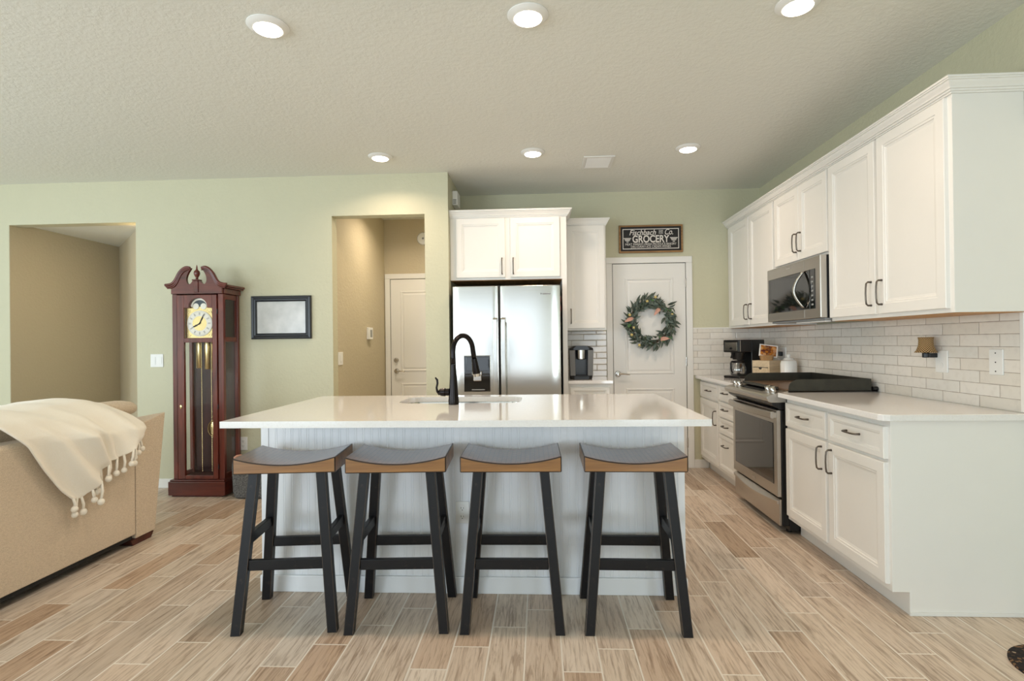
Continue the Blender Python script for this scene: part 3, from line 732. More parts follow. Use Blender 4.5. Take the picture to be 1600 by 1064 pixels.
# faucet
fa = thing('faucet', 'oil-rubbed bronze gooseneck faucet with side lever on the island', 'faucet', (-.487, 3.07, .915))
fx, fy = -.487, 3.070; dx, dy = .62, .78
def fp(s_, z): return (fx+dx*s_, fy+dy*s_, z)
g = G(); g.lathe([(.029, .9155), (.030, .935), (.027, .965), (.024, 1.01), (.0195, 1.08), (.0165, 1.12), (.0158, 1.14)], (fx, fy, 0), 'z', 22); obj('column', g, 'bronze', fa, smooth='auto')
g = G(); P = [fp(0, 1.1405), fp(0, 1.18), fp(0, 1.21)]; Rr = [.0150, .0145, .0142]
for k in range(1, 14):
    a = math.pi*k/14; P.append(fp(.078-.078*math.cos(a), 1.215+.088*math.sin(a))); Rr.append(.0142)
P += [fp(.160, 1.20), fp(.166, 1.17)]; Rr += [.0145, .0150]
g.tube(P, Rr, 14); obj('gooseneck', g, 'bronze', fa, smooth=True)
g = G(); g.tube([fp(.1662, 1.169), fp(.172, 1.14), fp(.180, 1.10), fp(.184, 1.082)], [.0160, .0185, .0225, .0235], 16); hd = obj('spray_head', g, 'bronze', fa, smooth='auto')
g = G(); g.tube([fp(.1842, 1.081), fp(.187, 1.064)], [.0222, .0215], 16); obj('spray_nozzle', g, 'chrome', hd, smooth='auto')
g = G(); g.tube([(fx-.024, fy, .985), (fx-.045, fy, .985), (fx-.048, fy, .985), (fx-.062, fy, .985), (fx-.075, fy, .984), (fx-.083, fy, .982)], [.021, .020, .024, .023, .021, .012], 16); obj('lever_hub', g, 'bronze', fa, smooth='auto')
g = G(); g.tube([(fx-.080, fy, .970), (fx-.092, fy-.002, .99), (fx-.096, fy-.003, 1.01), (fx-.090, fy-.004, 1.035), (fx-.092, fy-.004, 1.055), (fx-.102, fy-.004, 1.068)], [.008, .010, .0085, .0085, .0095, .006], 10, flat=.7); obj('lever', g, 'bronze', fa, smooth=True)

# ------------------------------------------------------------------ bar stools
def make_stool(label):
    t_ = thing('bar_stool', label, 'stool', (0, 0, 0), 'saddle seat bar stools')
    W_, D_, n = .222, .164, 16
    g = G(); topp, botp = [], []
    for k in range(n+1):
        u = -1+2*k/n; topp.append((u*W_, .733+.032*abs(u)**2.0))
    poly = topp[::-1]+[(-W_, .694), (W_, .694)]
    g.prism(poly, 'y', -D_, D_)
    bmesh.ops.recalc_face_normals(g.bm, faces=g.bm.faces)
    for fc in g.bm.faces:
        fc.normal_update()
        fc.material_index = 1 if fc.normal.z > .7 else 0
    so__ = obj('seat', g, ['stool_front', 'stool_top', 'stool_edge'], t_, bevel=.005, segs=2); so__.modifiers['bevel'].material = 2
    def lc(sx, sy_, z):     # leg centre at height z
        q = (.694-z)/.694
        return (sx*(.147+.060*q), sy_*(.112+.059*q), z)
    for sx in (-1, 1):
        for sy_ in (-1, 1):
            g = G(); rs = []
            for z in (0, .6935):
                x, y, _ = lc(sx, sy_, z); a, b = .0215, .0195
                rs.append([(x-a, y-b, z), (x+a, y-b, z), (x+a, y+b, z), (x-a, y+b, z)])
            g.rings(rs); lg = obj('leg', g, ['leg', 'leg_edge'], t_, bevel=.003); lg.modifiers['bevel'].material = 1
    def rail(p, q, zz, hh, ww):
        g = G(); g.bar(p, q, ww, hh); obj('stretcher', g, 'leg', t_, bevel=.003)
    for sy_ in (-1, 1):
        a = Vector(lc(-1, sy_, .292)); b = Vector(lc(1, sy_, .292)); a.x += .0205; b.x -= .0205; rail(a, b, 0, .046, .024)
    for sx in (-1, 1):
        a = Vector(lc(sx, -1, .398)); b = Vector(lc(sx, 1, .398)); a.y += .0185; b.y -= .0185; rail(a, b, 0, .046, .024)
    return t_
s0 = make_stool('wooden saddle bar stool with black legs, leftmost of the four, turned slightly')
s0.location = (-1.147, 2.527, 0); s0.rotation_euler = (0, 0, math.radians(6.0))
dup(s0, (-.647, 2.540, 0), math.radians(3.2), 'wooden saddle bar stool with black legs, second from the left')
dup(s0, (-.135, 2.549, 0), math.radians(0.8), 'wooden saddle bar stool with black legs, third from the left, right of the island outlet')
dup(s0, (.409, 2.551, 0), math.radians(-.5), 'wooden saddle bar stool with black legs, rightmost of the four')

# ------------------------------------------------------------------ grandfather clock
k = thing('grandfather_clock', 'tall cherry grandfather clock with brass dial and glass door', 'clock', (-2.885, 4.6, 0))
KX0, KX1, KY0, KY1 = -3.09, -2.648, 4.475, 4.728; KC = (-3.126-2.60)/2
g = G(); g.box(-3.122, -2.632, 4.447, 4.732, .012, .128); g.box(-3.112, -2.640, 4.455, 4.732, .128, .142); g.box(-3.10, -2.66, 4.46, 4.73, 0, .012); obj('plinth', g, 'cherry_x', k, bevel=.005)
g = G()     # corner posts, back, floor and roof of the case
for xa, xb, ya, yb in ((KX0, KX0+.040, KY0, KY0+.035), (KX1-.046, KX1, KY0, KY0+.035), (KX0, KX0+.03, KY1-.035, KY1), (KX1-.03, KX1, KY1-.035, KY1)): g.box(xa, xb, ya, yb, .142, 1.70)
g.box(KX0+.008, KX0+.030, KY0+.035, KY1-.035, .142, .185); g.box(KX1-.030, KX1-.008, KY0+.035, KY1-.035, .142, .185)
for za, zb in ((1.295, 1.335), (1.655, 1.70)): g.box(KX0+.008, KX0+.030, KY0+.035, KY1-.035, za, zb); g.box(KX1-.030, KX1-.008, KY0+.035, KY1-.035, za, zb)
obj('case_posts', g, 'cherry', k, bevel=.004)
g = G(); g.box(KX0+.03, KX1-.03, KY1-.014, KY1-.002, .142, 1.70); g.box(KX0+.03, KX1-.03, KY0+.036, KY1-.014, .1425, .15); obj('back_panel', g, 'cherry_in', k)
g = G(); g.box(KX0+.016, KX0+.019, KY0+.035, KY1-.035, .185, 1.655); g.box(KX1-.019, KX1-.016, KY0+.035, KY1-.035, .185, 1.655); obj('side_glass', g, 'glass', k)
# door with two openings (arched upper)
dx0, dx1, dyf = -3.044, -2.700, 4.466
g = G()
g.box(dx0, dx0+.060, dyf, dyf+.024, .146, 1.692); g.box(dx1-.040, dx1, dyf, dyf+.024, .146, 1.692)
g.box(dx0+.06, dx1-.04, dyf, dyf+.024, .146, .176); g.box(dx0+.06, dx1-.04, dyf, dyf+.024, 1.292, 1.330)
ox0, ox1 = dx0+.06, dx1-.04; oc = (ox0+ox1)/2; ar = .079; zs = 1.582
arch = [(ox0, 1.692), (ox0, zs)]+[(oc-ar, zs)]+[(oc-ar*math.cos(math.pi*q/14), zs+.012+ar*math.sin(math.pi*q/14)*.92) for q in range(0, 15)]+[(oc+ar, zs), (ox1, zs), (ox1, 1.692)]
g.prism(arch, 'y', dyf, dyf+.024)
door = obj('door', g, 'cherry', k, bevel=.003)
g = G(); g.box(ox0, ox1, dyf+.012, dyf+.015, .176, 1.292); obj('door_glass', g, 'glass', door)
g = G(); g.lathe([(.0095, 0), (.0095, -.003), (.006, -.005), (.001, -.005)], (dx0+.03, dyf, .752), 'y', 16); [setattr(v, 'co', Vector((v.co.x, v.co.y, .752+(v.co.z-.752)*1.8))) for v in g.bm.verts]; obj('keyhole_plate', g, 'brass', door, smooth='auto')
g = G(); [g.tube([(dx1+.003, dyf+.004, z-.02), (dx1+.003, dyf+.004, z+.02)], .004, 8) for z in (1.55, .75, .25)]; obj('hinges', g, 'ink', door)
# dial
yd = dyf+.030
g = G(); g.box(ox0-.004, ox1+.004, yd, yd+.006, 1.325, 1.598); dial = obj('dial_plate', g, 'brass', k)
zc = 1.452; rd = .109
g = G(); g.lathe([(rd, 0), (rd, -.004), (rd-.006, -.006), (.062, -.006), (.062, -.001), (.001, -.001)], (oc, yd-.0002, zc), 'y', 48, cap=False); ch = obj('chapter_ring', g, 'dial', dial, smooth='auto')
for q in range(12):
    a = math.pi*2*q/12; g = G()
    for w_ in (-.0035, .0035):
        c0 = Vector((oc+math.sin(a)*.072, yd-.0065, zc+math.cos(a)*.072)); c1 = Vector((oc+math.sin(a)*.094, yd-.0065, zc+math.cos(a)*.094)); sd = Vector((math.cos(a), 0, -math.sin(a)))*w_
        g.bar(c0+sd, c1+sd, .0022, .0008, (0, -1, 0))
    obj('hour_mark', g, 'ink', dial)
g = G(); g.lathe([(.0615, -.0055), (.001, -.0055)], (oc, yd, zc), 'y', 36, cap=False); obj('dial_centre', g, 'brass', dial)
g = G()
for q in range(60):
    a = math.pi*2*q/60; g.bar((oc+math.sin(a)*.098, yd-.0065, zc+math.cos(a)*.098), (oc+math.sin(a)*.103, yd-.0065, zc+math.cos(a)*.103), .001, .0006, (0, -1, 0))
obj('minute_track', g, 'ink', dial)
g = G()
for sx in (-1, 1):
    for sz in (-1, 1):
        cx_, cz_ = oc+sx*.098, zc+sz*.100
        g.tube([(cx_-sx*.022+.0*q, yd-.001, cz_-sz*.003) for q in range(1)]+[(cx_, yd-.001, cz_), (cx_+sx*.008, yd-.001, cz_-sz*.024)], .003, 6)
        for q in range(4): g.sphere((cx_+sx*(-.012+.006*q), yd-.001, cz_+sz*(.012-.010*q)), .0042, 8, 5, (1, .5, 1))
obj('corner_spandrels', g, 'brass', dial)
def hand(ang, L_, wv, name):
    g = G(); d = Vector((math.sin(ang), 0, math.cos(ang))); s_ = Vector((d.z, 0, -d.x)); o = Vector((oc, yd-.010, zc))
    pts = [o-d*.012]; 
    pr_ = [(-.012, .002), (.0, .004), (.25*L_, .0025), (.5*L_, wv), (.62*L_, .003), (.72*L_, wv*.8), (.82*L_, .002), (L_, .0006)]
    rs = [[o+d*a+s_*b+Vector((0, -.0008, 0)), o+d*a-s_*b+Vector((0, -.0008, 0)), o+d*a-s_*b+Vector((0, .0008, 0)), o+d*a+s_*b+Vector((0, .0008, 0))] for a, b in pr_]
    g.rings(rs); obj(name, g, 'ink', dial)
hand(math.radians(241), .075, .007, 'hour_hand'); hand(math.radians(27), .092, .004, 'minute_hand')
g = G(); pts = [(oc-ar+.004, 1.600)]+[(oc-(ar-.002)*math.cos(math.pi*q/14), 1.596+(ar-.004)*math.sin(math.pi*q/14)*.95) for q in range(15)]+[(oc+ar-.004, 1.600)]
g.prism([(oc+(ar-.001)*math.cos(math.pi*q/18), 1.594+(ar-.001)*math.sin(math.pi*q/18)*.95) for q in range(19)], 'y', yd, yd+.006); ma = obj('moon_arch', g, 'moon', dial)
g = G(); rs_o = [(oc+.076*math.cos(math.pi*q/18), 1.594+.071*math.sin(math.pi*q/18)) for q in range(19)]; rs_i = [(oc+.062*math.cos(math.pi*q/18), 1.594+.056*math.sin(math.pi*q/18)) for q in range(19)]
g.prism(rs_o+rs_i[::-1], 'y', yd-.003, yd-.0003); obj('moon_scale', g, 'dial', dial)
g = G()
for sx in (-1, 1): g.lathe([(.026, 0), (.026, -.003), (.001, -.004)], (oc+sx*.033, yd-.0003, 1.597), 'y', 20)
obj('hemispheres', g, 'dial', dial)
# weights, chains, pendulum
for x, zb in ((oc-.066, 1.072), (oc+.008, 1.062), (oc+.072, 1.032)):
    g = G(); g.lathe([(.006, 1.31), (.022, 1.305), (.023, 1.30), (.023, zb+.004), (.020, zb), (.001, zb)], (x, 4.585, 0), 'z', 20); wt = obj('weight', g, 'brass', k, smooth='auto')
for x in (oc-.031, oc+.055):
    g = G(); n = 120; P = [(x+.0008*(-1)**q, 4.560, 1.32-(1.32-.19)*q/n) for q in range(n+1)]; g.tube(P, .0026, 6); obj('chain', g, 'brass', k)
pn = G(); px_ = oc+.062
pn.box(px_-.004, px_+.004, 4.618, 4.622, .70, 1.30); pd = obj('pendulum', pn, 'brass', k)
g = G(); g.lathe([(.002, -.010), (.04, -.008), (.066, -.002), (.068, .002), (.066, .004), (.002, .006)], (px_, 4.612, .545), 'y', 32); obj('bob', g, 'brass', pd, smooth='auto')
g = G(); g.tube([(px_+.078*math.cos(a), 4.618, .545+.078*math.sin(a)) for a in [math.pi*2*q/30 for q in range(30)]], .0035, 6, True)
for sx in (-1, 1): g.tube([(px_+sx*(.02+.012*math.sin(q*.9)), 4.618, .63+.012*q) for q in range(9)], .0034, 6)
obj('lyre', g, 'brass', pd, smooth=True)
# cornice and broken swan-neck pediment
def spl(st, m=6):
    P = []; n = len(st)
    for i in range(n-1):
        p0 = st[max(0, i-1)]; p1 = st[i]; p2 = st[i+1]; p3 = st[min(n-1, i+2)]
        for q in range(m):
            u = q/m; P.append(tuple(.5*(2*p1[d]+(p2[d]-p0[d])*u+(2*p0[d]-5*p1[d]+4*p2[d]-p3[d])*u*u+(-p0[d]+3*p1[d]-3*p2[d]+p3[d])*u**3) for d in range(len(p1))))
    return P+[tuple(st[-1])]
g = G()
g.box(KX0-.012, KX1+.012, 4.478, 4.73, 1.701, 1.745)
g.box(-3.112, -2.612, 4.478, 4.735, 1.745, 1.757); g.box(-3.124, -2.602, 4.478, 4.737, 1.757, 1.776)
obj('cornice', g, 'cherry_x', k, bevel=.004)
def zz(y): return 1.777-(y-245)*.00103
half = [(216, 1.701), (216, 1.748)]+spl([(236, zz(262)), (205, zz(248)), (182, zz(222)), (164, zz(186)), (142, zz(147)), (112, zz(120)), (76, zz(106)), (46, zz(110))], 5)+spl([(52, zz(122)), (74, zz(156)), (86, zz(192)), (84, zz(222)), (70, zz(241)), (48, zz(236)), (30, zz(214)), (0, zz(212))], 5)
def X_(d, s_): return KC+s_*d*.00101
poly = [(X_(d, -1), z) for d, z in half]+[(X_(d, 1), z) for d, z in half[::-1][1:]]
g = G(); g.prism(poly, 'y', 4.452, 4.476); pb = obj('pediment_board', g, 'cherry_x', k)
for s_ in (-1, 1):
    g = G(); path = spl([(262, zz(247)), (228, zz(244)), (198, zz(232)), (174, zz(205)), (156, zz(174)), (136, zz(142)), (108, zz(117)), (76, zz(104)), (46, zz(108))], 5); n = len(path)
    for dd, dz, rr_, yy in ((0, 0, .0125, 4.446), (-9, -.014, .0085, 4.447), (-16, -.026, .0065, 4.449)):
        g.tube([(X_(max(44, d+dd*(1-q/n)-(0 if q < n*.5 else 0)), s_), yy, z+dz*(1-.2*q/n)) for q, (d, z) in enumerate(path)], [rr_*(1 if q < n*.8 else 1-.5*(q-n*.8)/(n*.2)) for q in range(n)], 10)
    obj('swan_neck_moulding', g, 'cherry_x', pb, smooth=True)
g = G(); g.box(KC-.018, KC+.018, 4.444, 4.480, 1.712, zz(214)); g.box(KC-.030, KC+.030, 4.436, 4.486, zz(214), zz(204)); obj('finial_plinth', g, 'cherry_x', pb, bevel=.003)
g = G(); g.lathe([(.012, zz(204)), (.009, zz(190)), (.013, zz(183)), (.022, zz(165)), (.025, zz(150)), (.021, zz(136)), (.010, zz(126)), (.007, zz(118)), (.006, zz(104)), (.003, zz(90)), (.0008, zz(84))], (KC, 4.462, 0), 'z', 18); obj('finial', g, 'cherry', pb, smooth=True)

# ------------------------------------------------------------------ sofa and throw
so = thing('sofa', 'beige heather fabric sofa seen from behind with flared arm', 'sofa', (-3.05, 2.55, 0))
SX = -2.58
g = G(); rs = []    # back: slightly raked slab
g.prism([(SX, .068), (SX, .775), (SX-.02, .790), (SX-.15, .785), (SX-.19, .70), (SX-.20, .068)], 'y', 1.42, 3.372); obj('back', g, 'sofa', so, bevel=.008)
g = G()            # flared arms
for sgn, ya in ((1, 3.374), (-1, 1.418)):
    y_top = ya+sgn*.285; y_bot = ya+sgn*.175
    rs = []
    for x in (SX-.002, SX-.92):
        dz = 0 if x > SX-.5 else -.16
        rs.append([(x, ya, .040), (x, y_bot, .040), (x, y_top, .812+dz), (x, ya+sgn*.095, .772+dz), (x, ya, .765+dz)])
    a = G(); a.rings(rs); obj('arm', a, 'sofa', so, bevel=.006)
g = G(); g.box(SX-.90, SX-.201, 1.42, 3.372, .10, .30); obj('seat_deck', g, 'sofa', so, bevel=.01)
g = G(); g.box(SX-.86, SX-.01, 1.45, 3.35, .045, .0985); obj('underside', g, 'gauze', so)
for y0, y1 in ((1.43, 2.39), (2.40, 3.365)):
    g = G(); g.box(SX-.93, SX-.36, y0, y1, .302, .46); obj('seat_cushion', g, 'sofa', so, bevel=.04, segs=4, smooth='auto')
for y0, y1, zt in ((1.44, 2.08, .865), (2.09, 2.835, .865), (2.845, 3.365, .70)):
    g = G(); g.prism([(SX-.205, .462), (SX-.40, .462), (SX-.36, zt), (SX-.205, zt)], 'y', y0, y1); obj('back_cushion', g, 'sofa', so, bevel=.05, segs=4, smooth='auto')
for y in (1.38, 3.44):
    for x in (SX-.05, SX-.86):
        a = G(); a.rings([[(x-.05, y-.085, 0), (x+.045, y-.085, 0), (x+.045, y+.075, 0), (x-.05, y+.075, 0)], [(x-.06, y-.11, .0395), (x+.05, y-.11, .0395), (x+.05, y+.095, .0395), (x-.06, y+.095, .0395)]]); obj('leg', a, 'sofaleg', so, bevel=.003)
g = G(); g.tube([(SX+.0015, 3.374, .06), (SX+.0015, 3.374, .40), (SX+.0015, 3.374, .765)], .003, 6); obj('seam', g, 'sofa', so)
g = G(); cs = []
for (x, y, z, sy_) in ((0, 0, 0, 1),): pass
# loose bolster-like cushion peeking above the back at the far end
rs = []
for q in range(17):
    u = q/16; y = 2.87+.76*u; e = (1-abs(2*u-1)**8)**.5 if 0 < u < 1 else .25
    e = max(e, .30)
    rs.append([(-2.80+.095*e*math.cos(a), y, .845+.056*e*math.sin(a)+.010*math.sin(u*3)) for a in [math.pi*2*k_/16 for k_ in range(16)]])
g = G(); g.rings(rs); tag(obj('sofa_pillow', g, 'sofa', smooth=True), 'beige pillow resting along the top of the sofa back beside the throw', 'pillow')

th = thing('throw_blanket', 'cream fleece throw with pom-pom tassels draped over the sofa back', 'blanket', (-2.6, 3.0, .4))
Lc = [(-3.02, 2.20, .915), (-2.86, 2.30, .930), (-2.72, 2.40, .925), (-2.60, 2.485, .880), (-2.562, 2.545, .812), (-2.556, 2.590, .772), (-2.556, 2.675, .640), (-2.556, 2.772, .508), (-2.556, 2.842, .440)]
Rc = [(-3.02, 3.12, .935), (-2.86, 3.24, .940), (-2.74, 3.31, .912), (-2.63, 3.375, .835), (-2.568, 3.405, .770), (-2.556, 3.415, .735), (-2.556, 3.405, .710), (-2.556, 3.372, .690), (-2.556, 3.345, .682)]
hem = [(2.842, .440), (2.905, .430), (2.972, .490), (3.033, .548), (3.070, .590), (3.146, .603), (3.215, .640), (3.277, .659), (3.345, .682)]
def lerp(a, b, u): return a+(b-a)*u
def samp(L_, u):
    q = u*(len(L_)-1); i = min(int(q), len(L_)-2); r_ = q-i
    return tuple(lerp(L_[i][j], L_[i+1][j], r_) for j in range(len(L_[0])))
NU, NV = 56, 44
grid = []
for i in range(NV+1):
    v = i/NV; Lp = samp(Lc, v); Rp = samp(Rc, v); rowp = []
    for j in range(NU+1):
        u = j/NU; p = [lerp(Lp[q], Rp[q], u) for q in range(3)]
        drop = max(0, (v-.5)/.5)
        hy, hz = samp(hem, u); ly, lz = lerp(hem[0][0], hem[-1][0], u), lerp(hem[0][1], hem[-1][1], u)
        p[1] += (hy-ly)*drop**1.5; p[2] += (hz-lz)*drop**1.5
        crest = math.exp(-((v-.25)/.25)**2)
        p[2] += .012*math.sin(u*9+.5)*crest + .018*math.sin(math.pi*u)*crest
        fold = .020*math.sin(u*13+v*4+.6)+.009*math.sin(u*27-v*6+1)+.014*math.sin(u*6-v*3)
        p[0] += (fold+.026)*min(1, max(0, (v-.3)/.3)) if v > .3 else 0
        for uc, sl, wd, am in ((.20, .10, .05, .022), (.40, .16, .045, .030), (.56, .06, .03, .026), (.60, .05, .035, -.020), (.80, -.05, .05, .020)):
            p[0] += am*math.exp(-((u-uc-sl*(v-.5))/wd)**2)*min(1, max(0, (v-.22)/.3))
        p[2] += .006*math.sin(u*23+v*5)*(1-drop)
        p[0] += .018*min(1, max(0, (v-.3)/.3)); rowp.append(Vector(p))
    grid.append(rowp)
bm = bmesh.new(); VV = [[bm.verts.new(p) for p in r_] for r_ in grid]
for i in range(NV):
    for j in range(NU): bm.faces.new((VV[i][j], VV[i][j+1], VV[i+1][j+1], VV[i+1][j]))
bl = obj('fleece', bm, 'throw', th, smooth=True)
so_ = bl.modifiers.new('thick', 'SOLIDIFY'); so_.thickness = .012; so_.offset = 0
su = bl.modifiers.new('sub', 'SUBSURF'); su.levels = su.render_levels = 1
poms = [(2.847, .387), (2.858, .354), (2.912, .353), (2.972, .391), (2.951, .408), (3.021, .439), (2.99, .44), (3.049, .501), (3.076, .505), (3.123, .516), (3.162, .525), (3.182, .559), (3.227, .552), (3.263, .579), (3.306, .602), (3.36, .615)]
for i, (y, z) in enumerate(sorted(poms)):
    u = min(1, max(0, i/(len(poms)-1))); hy, hz = samp(hem, u)
    tp = grid[NV][int(round(u*NU))]
    g = G(); r_ = .0165+.004*random.random()
    e = Vector((tp.x+.004, y, z)); a = Vector((tp.x, tp.y, tp.z+.008)); mid = (a+e)/2+Vector((.004, .004*(-1)**i, 0))
    g.tube([a, mid, e+Vector((0, 0, r_*.5))], [.0065, .0075, .0065], 8); g.sphere(e, r_, 12, 8, (.9, 1.1, 1)); obj('tassel', g, 'throw', th, smooth=True)

# ------------------------------------------------------------------ bin by the clock
g = G(); rs = []
for z, d in ((0, -.03), (.012, -.008), (.05, 0), (.26, .006), (.30, .002), (.312, -.01), (.312, -.03), (.16, -.035)):
    rs.append([(x, y, z+.0005) for x, y in rrect(-2.555-d, -2.19+d, 4.385-d, 4.715+d, .07)])
g.rings(rs); b_ = thing('storage_bin', 'grey woven storage bin on the floor between the clock and the island', 'bin', (-2.37, 4.55, 0))
obj('body', g, 'bin', b_, smooth='auto')
g = G(); g.rings([[(x, y, z) for x, y in rrect(-2.553, -2.192, 4.387, 4.713, .07)] for z in (.3135, .318)]); obj('lid', g, 'bin', b_)
g = G(); g.tube([(-2.556, 4.48, .30), (-2.575, 4.50, .318), (-2.578, 4.545, .322), (-2.575, 4.59, .318), (-2.556, 4.61, .30)], .011, 8); obj('rope_handle', g, 'blush', b_, smooth=True)

# ------------------------------------------------------------------ picture frame
p = thing('picture_frame', 'black framed print of misty bare trees on the wall right of the clock', 'picture', (-2.27, YL, 1.5))
x0, x1, z0, z1 = -2.541, -2.003, 1.316, 1.696; W_, H_ = x1-x0, z1-z0
g = G(); g.rings([[(a, YL-n_, b) for a, b in ((x0+i, z0+i), (x1-i, z0+i), (x1-i, z1-i), (x0+i, z1-i))] for i, n_ in ((0, .001), (0, .022), (.006, .028), (.022, .024), (.030, .027), (.038, .026), (.050, .018), (.050, .001))], closed=True); obj('frame', g, 'frame', p)
g = G(); g.box(x0+.050, x1-.050, YL-.012, YL-.001, z0+.050, z1-.050); obj('print', g, 'print', p)

# ------------------------------------------------------------------ sign
sg = thing('grocery_sign', 'dark rustic wooden grocery sign with white lettering above the pantry door', 'sign', (1.112, YB, 2.27))
x0, x1, z0, z1 = .800, 1.424, 2.135, 2.408
g = G(); g.rings([[(a, YB-n_, b) for a, b in ((x0+i, z0+i), (x1-i, z0+i), (x1-i, z1-i), (x0+i, z1-i))] for i, n_ in ((0, .001), (0, .026), (.002, .028), (.014, .028), (.016, .026), (.016, .001))], closed=True); obj('frame', g, 'rustic', sg)
g = G(); g.box(x0+.016, x1-.016, YB-.020, YB-.001, z0+.016, z1-.016); bd = obj('board', g, 'signblack', sg)
g = G(); g.rings([[(a, YB-n_, b) for a, b in ((x0+i, z0+i), (x1-i, z0+i), (x1-i, z1-i), (x0+i, z1-i))] for i, n_ in ((.036, .0203), (.036, .0215), (.043, .0215), (.043, .0203))], closed=True); obj('border_line', g, 'signwhite', bd)
def text(s, x, z, size, name, sx=1.0, shear=0.0, offs=0.0, fit=None):
    cu = bpy.data.curves.new(name, 'FONT'); cu.body = s; cu.size = size; cu.align_x = 'CENTER'; cu.align_y = 'CENTER'; cu.extrude = .0006; cu.shear = shear; cu.offset = offs
    to = bpy.data.objects.new(name, cu); C.objects.link(to); bpy.context.view_layer.update()
    me = bpy.data.meshes.new_from_object(to.evaluated_get(bpy.context.evaluated_depsgraph_get())); bpy.data.objects.remove(to)
    xs_ = [v.co.x for v in me.vertices]
    if fit: sx = fit/(max(xs_)-min(xs_))
    me.transform(Matrix.Translation((x, YB-.0212, z)) @ Matrix.Rotation(math.radians(90), 4, 'X') @ Matrix.Diagonal((sx, 1, 1, 1)))
    bm = bmesh.new(); bm.from_mesh(me); bpy.data.meshes.remove(me); return obj(name, bm, 'signwhite', bd)
text('Fischbach', 1.030, 2.333, .074, 'script_word', shear=.32, fit=.262, offs=.0008)
text('Co.', 1.288, 2.335, .078, 'script_company', shear=.32, fit=.080, offs=.0008)
text('AND', 1.212, 2.338, .030, 'and_word', fit=.044)
g = G(); g.box(1.190, 1.234, YB-.0215, YB-.0203, 2.353, 2.356); g.box(1.190, 1.234, YB-.0215, YB-.0203, 2.320, 2.323); obj('and_bars', g, 'signwhite', bd)
text('GROCERY', 1.111, 2.267, .098, 'main_word', fit=.362, offs=.0022)
text('MEAT MARKET-FRESH PRODUCE-BAKERY', 1.112, 2.218, .031, 'small_line', fit=.500)
text('DELI-DAIRY-ICE CREAM-WINES', 1.112, 2.1935, .030, 'small_line', fit=.390)
g = G()
for c_ in (.884, 1.338):
    for q, (wd, zq) in enumerate(((.075, 2.279), (.058, 2.268), (.046, 2.257), (.022, 2.243))): g.box(c_-wd/2, c_+wd/2, YB-.0215, YB-.0203, zq-.0035, zq+.0035)
obj('side_flourishes', g, 'signwhite', bd)

# ------------------------------------------------------------------ wreath
wr = thing('wreath', 'leafy green wreath with blush feathers hanging on the white pantry door', 'wreath', (1.092, YB-.04, 1.445))
wc = Vector((1.092, YB-.045, 1.440)); RW = .195
g = G(); 
for j in range(3): g.tube([(wc.x+(RW+.008*math.sin(5*a+j*2))*math.cos(a), wc.y+.008*math.cos(7*a+j), wc.z+(RW+.008*math.sin(5*a+j*2))*math.sin(a)) for a in [math.pi*2*q/48 for q in range(48)]], .006, 6, True)
obj('twig_ring', g, 'twig', wr, smooth=True)
def leaf(g, base, d, L_, wd, nrm_):
    d = d.normalized(); s_ = d.cross(nrm_).normalized(); n_ = s_.cross(d)
    rows = [(0, .06, 0), (.2, .7, .010), (.45, 1.0, .016), (.7, .75, .014), (.88, .38, .006), (1, .03, -.004)]
    prev = None
    for a, b, h in rows:
        c = base+d*(L_*a)+n_*h
        cur = [g.bm.verts.new(c-s_*wd*b+n_*.004*b), g.bm.verts.new(c), g.bm.verts.new(c+s_*wd*b+n_*.004*b)]
        if prev: g._f((prev[0], cur[0], cur[1], prev[1])); g._f((prev[1], cur[1], cur[2], prev[2]))
        prev = cur
rw = random.Random(11)
for nm, mt, cnt, lr, wr_ in (('narrow_leaves', 'leaf', 190, (.055, .105), (.009, .014)), ('eucalyptus_leaves', 'leaf2', 120, (.05, .09), (.010, .016)), ('round_leaves', 'leaf3', 24, (.04, .06), (.016, .022))):
    g = G()
    for q in range(cnt):
        a = rw.uniform(0, math.pi*2); rr_ = RW+rw.uniform(-.045, .045)
        bp = wc+Vector((rr_*math.cos(a), rw.uniform(-.03, .012), rr_*math.sin(a)))
        tang = Vector((-math.sin(a), 0, math.cos(a)))*-1; rad = Vector((math.cos(a), 0, math.sin(a)))
        d = tang*rw.uniform(.2, 1)+rad*rw.uniform(-.7, 1.15)+Vector((0, -rw.uniform(.0, .8), 0))
        leaf(g, bp, d, rw.uniform(*lr), rw.uniform(*wr_), Vector((rw.uniform(-.5, .5), -1, rw.uniform(-.5, .5))))
    for v in g.bm.verts: v.co.y = min(v.co.y, YB-.012)
    obj(nm, g, mt, wr, smooth=True)
for ang, rr_, d in ((172, .20, (-.8, -.2, -.35)), (66, .135, (-.6, -.3, -.75)), (-78, .19, (.9, -.2, .05))):
    a = math.radians(ang); g = G(); leaf(g, wc+Vector((rr_*math.cos(a)+.03, -.045, rr_*math.sin(a)+.02)), Vector(d), .105, .020, Vector((0, -1, .2))); leaf(g, wc+Vector((rr_*math.cos(a)+.035, -.05, rr_*math.sin(a)+.01)), Vector(d)+Vector((0, 0, .25)), .08, .014, Vector((0, -1, 0))); obj('feather', g, 'blush', wr, smooth=True)
for ang, rr_ in ((20, .215), (196, .175), (212, .225), (100, .21), (-118, .25), (-60, .20), (160, .22), (80, .25)):
    a = math.radians(ang); g = G(); g.sphere(wc+Vector((rr_*math.cos(a), -.05, rr_*math.sin(a))), .014, 10, 7); obj('bud', g, 'berry', wr, smooth=True)

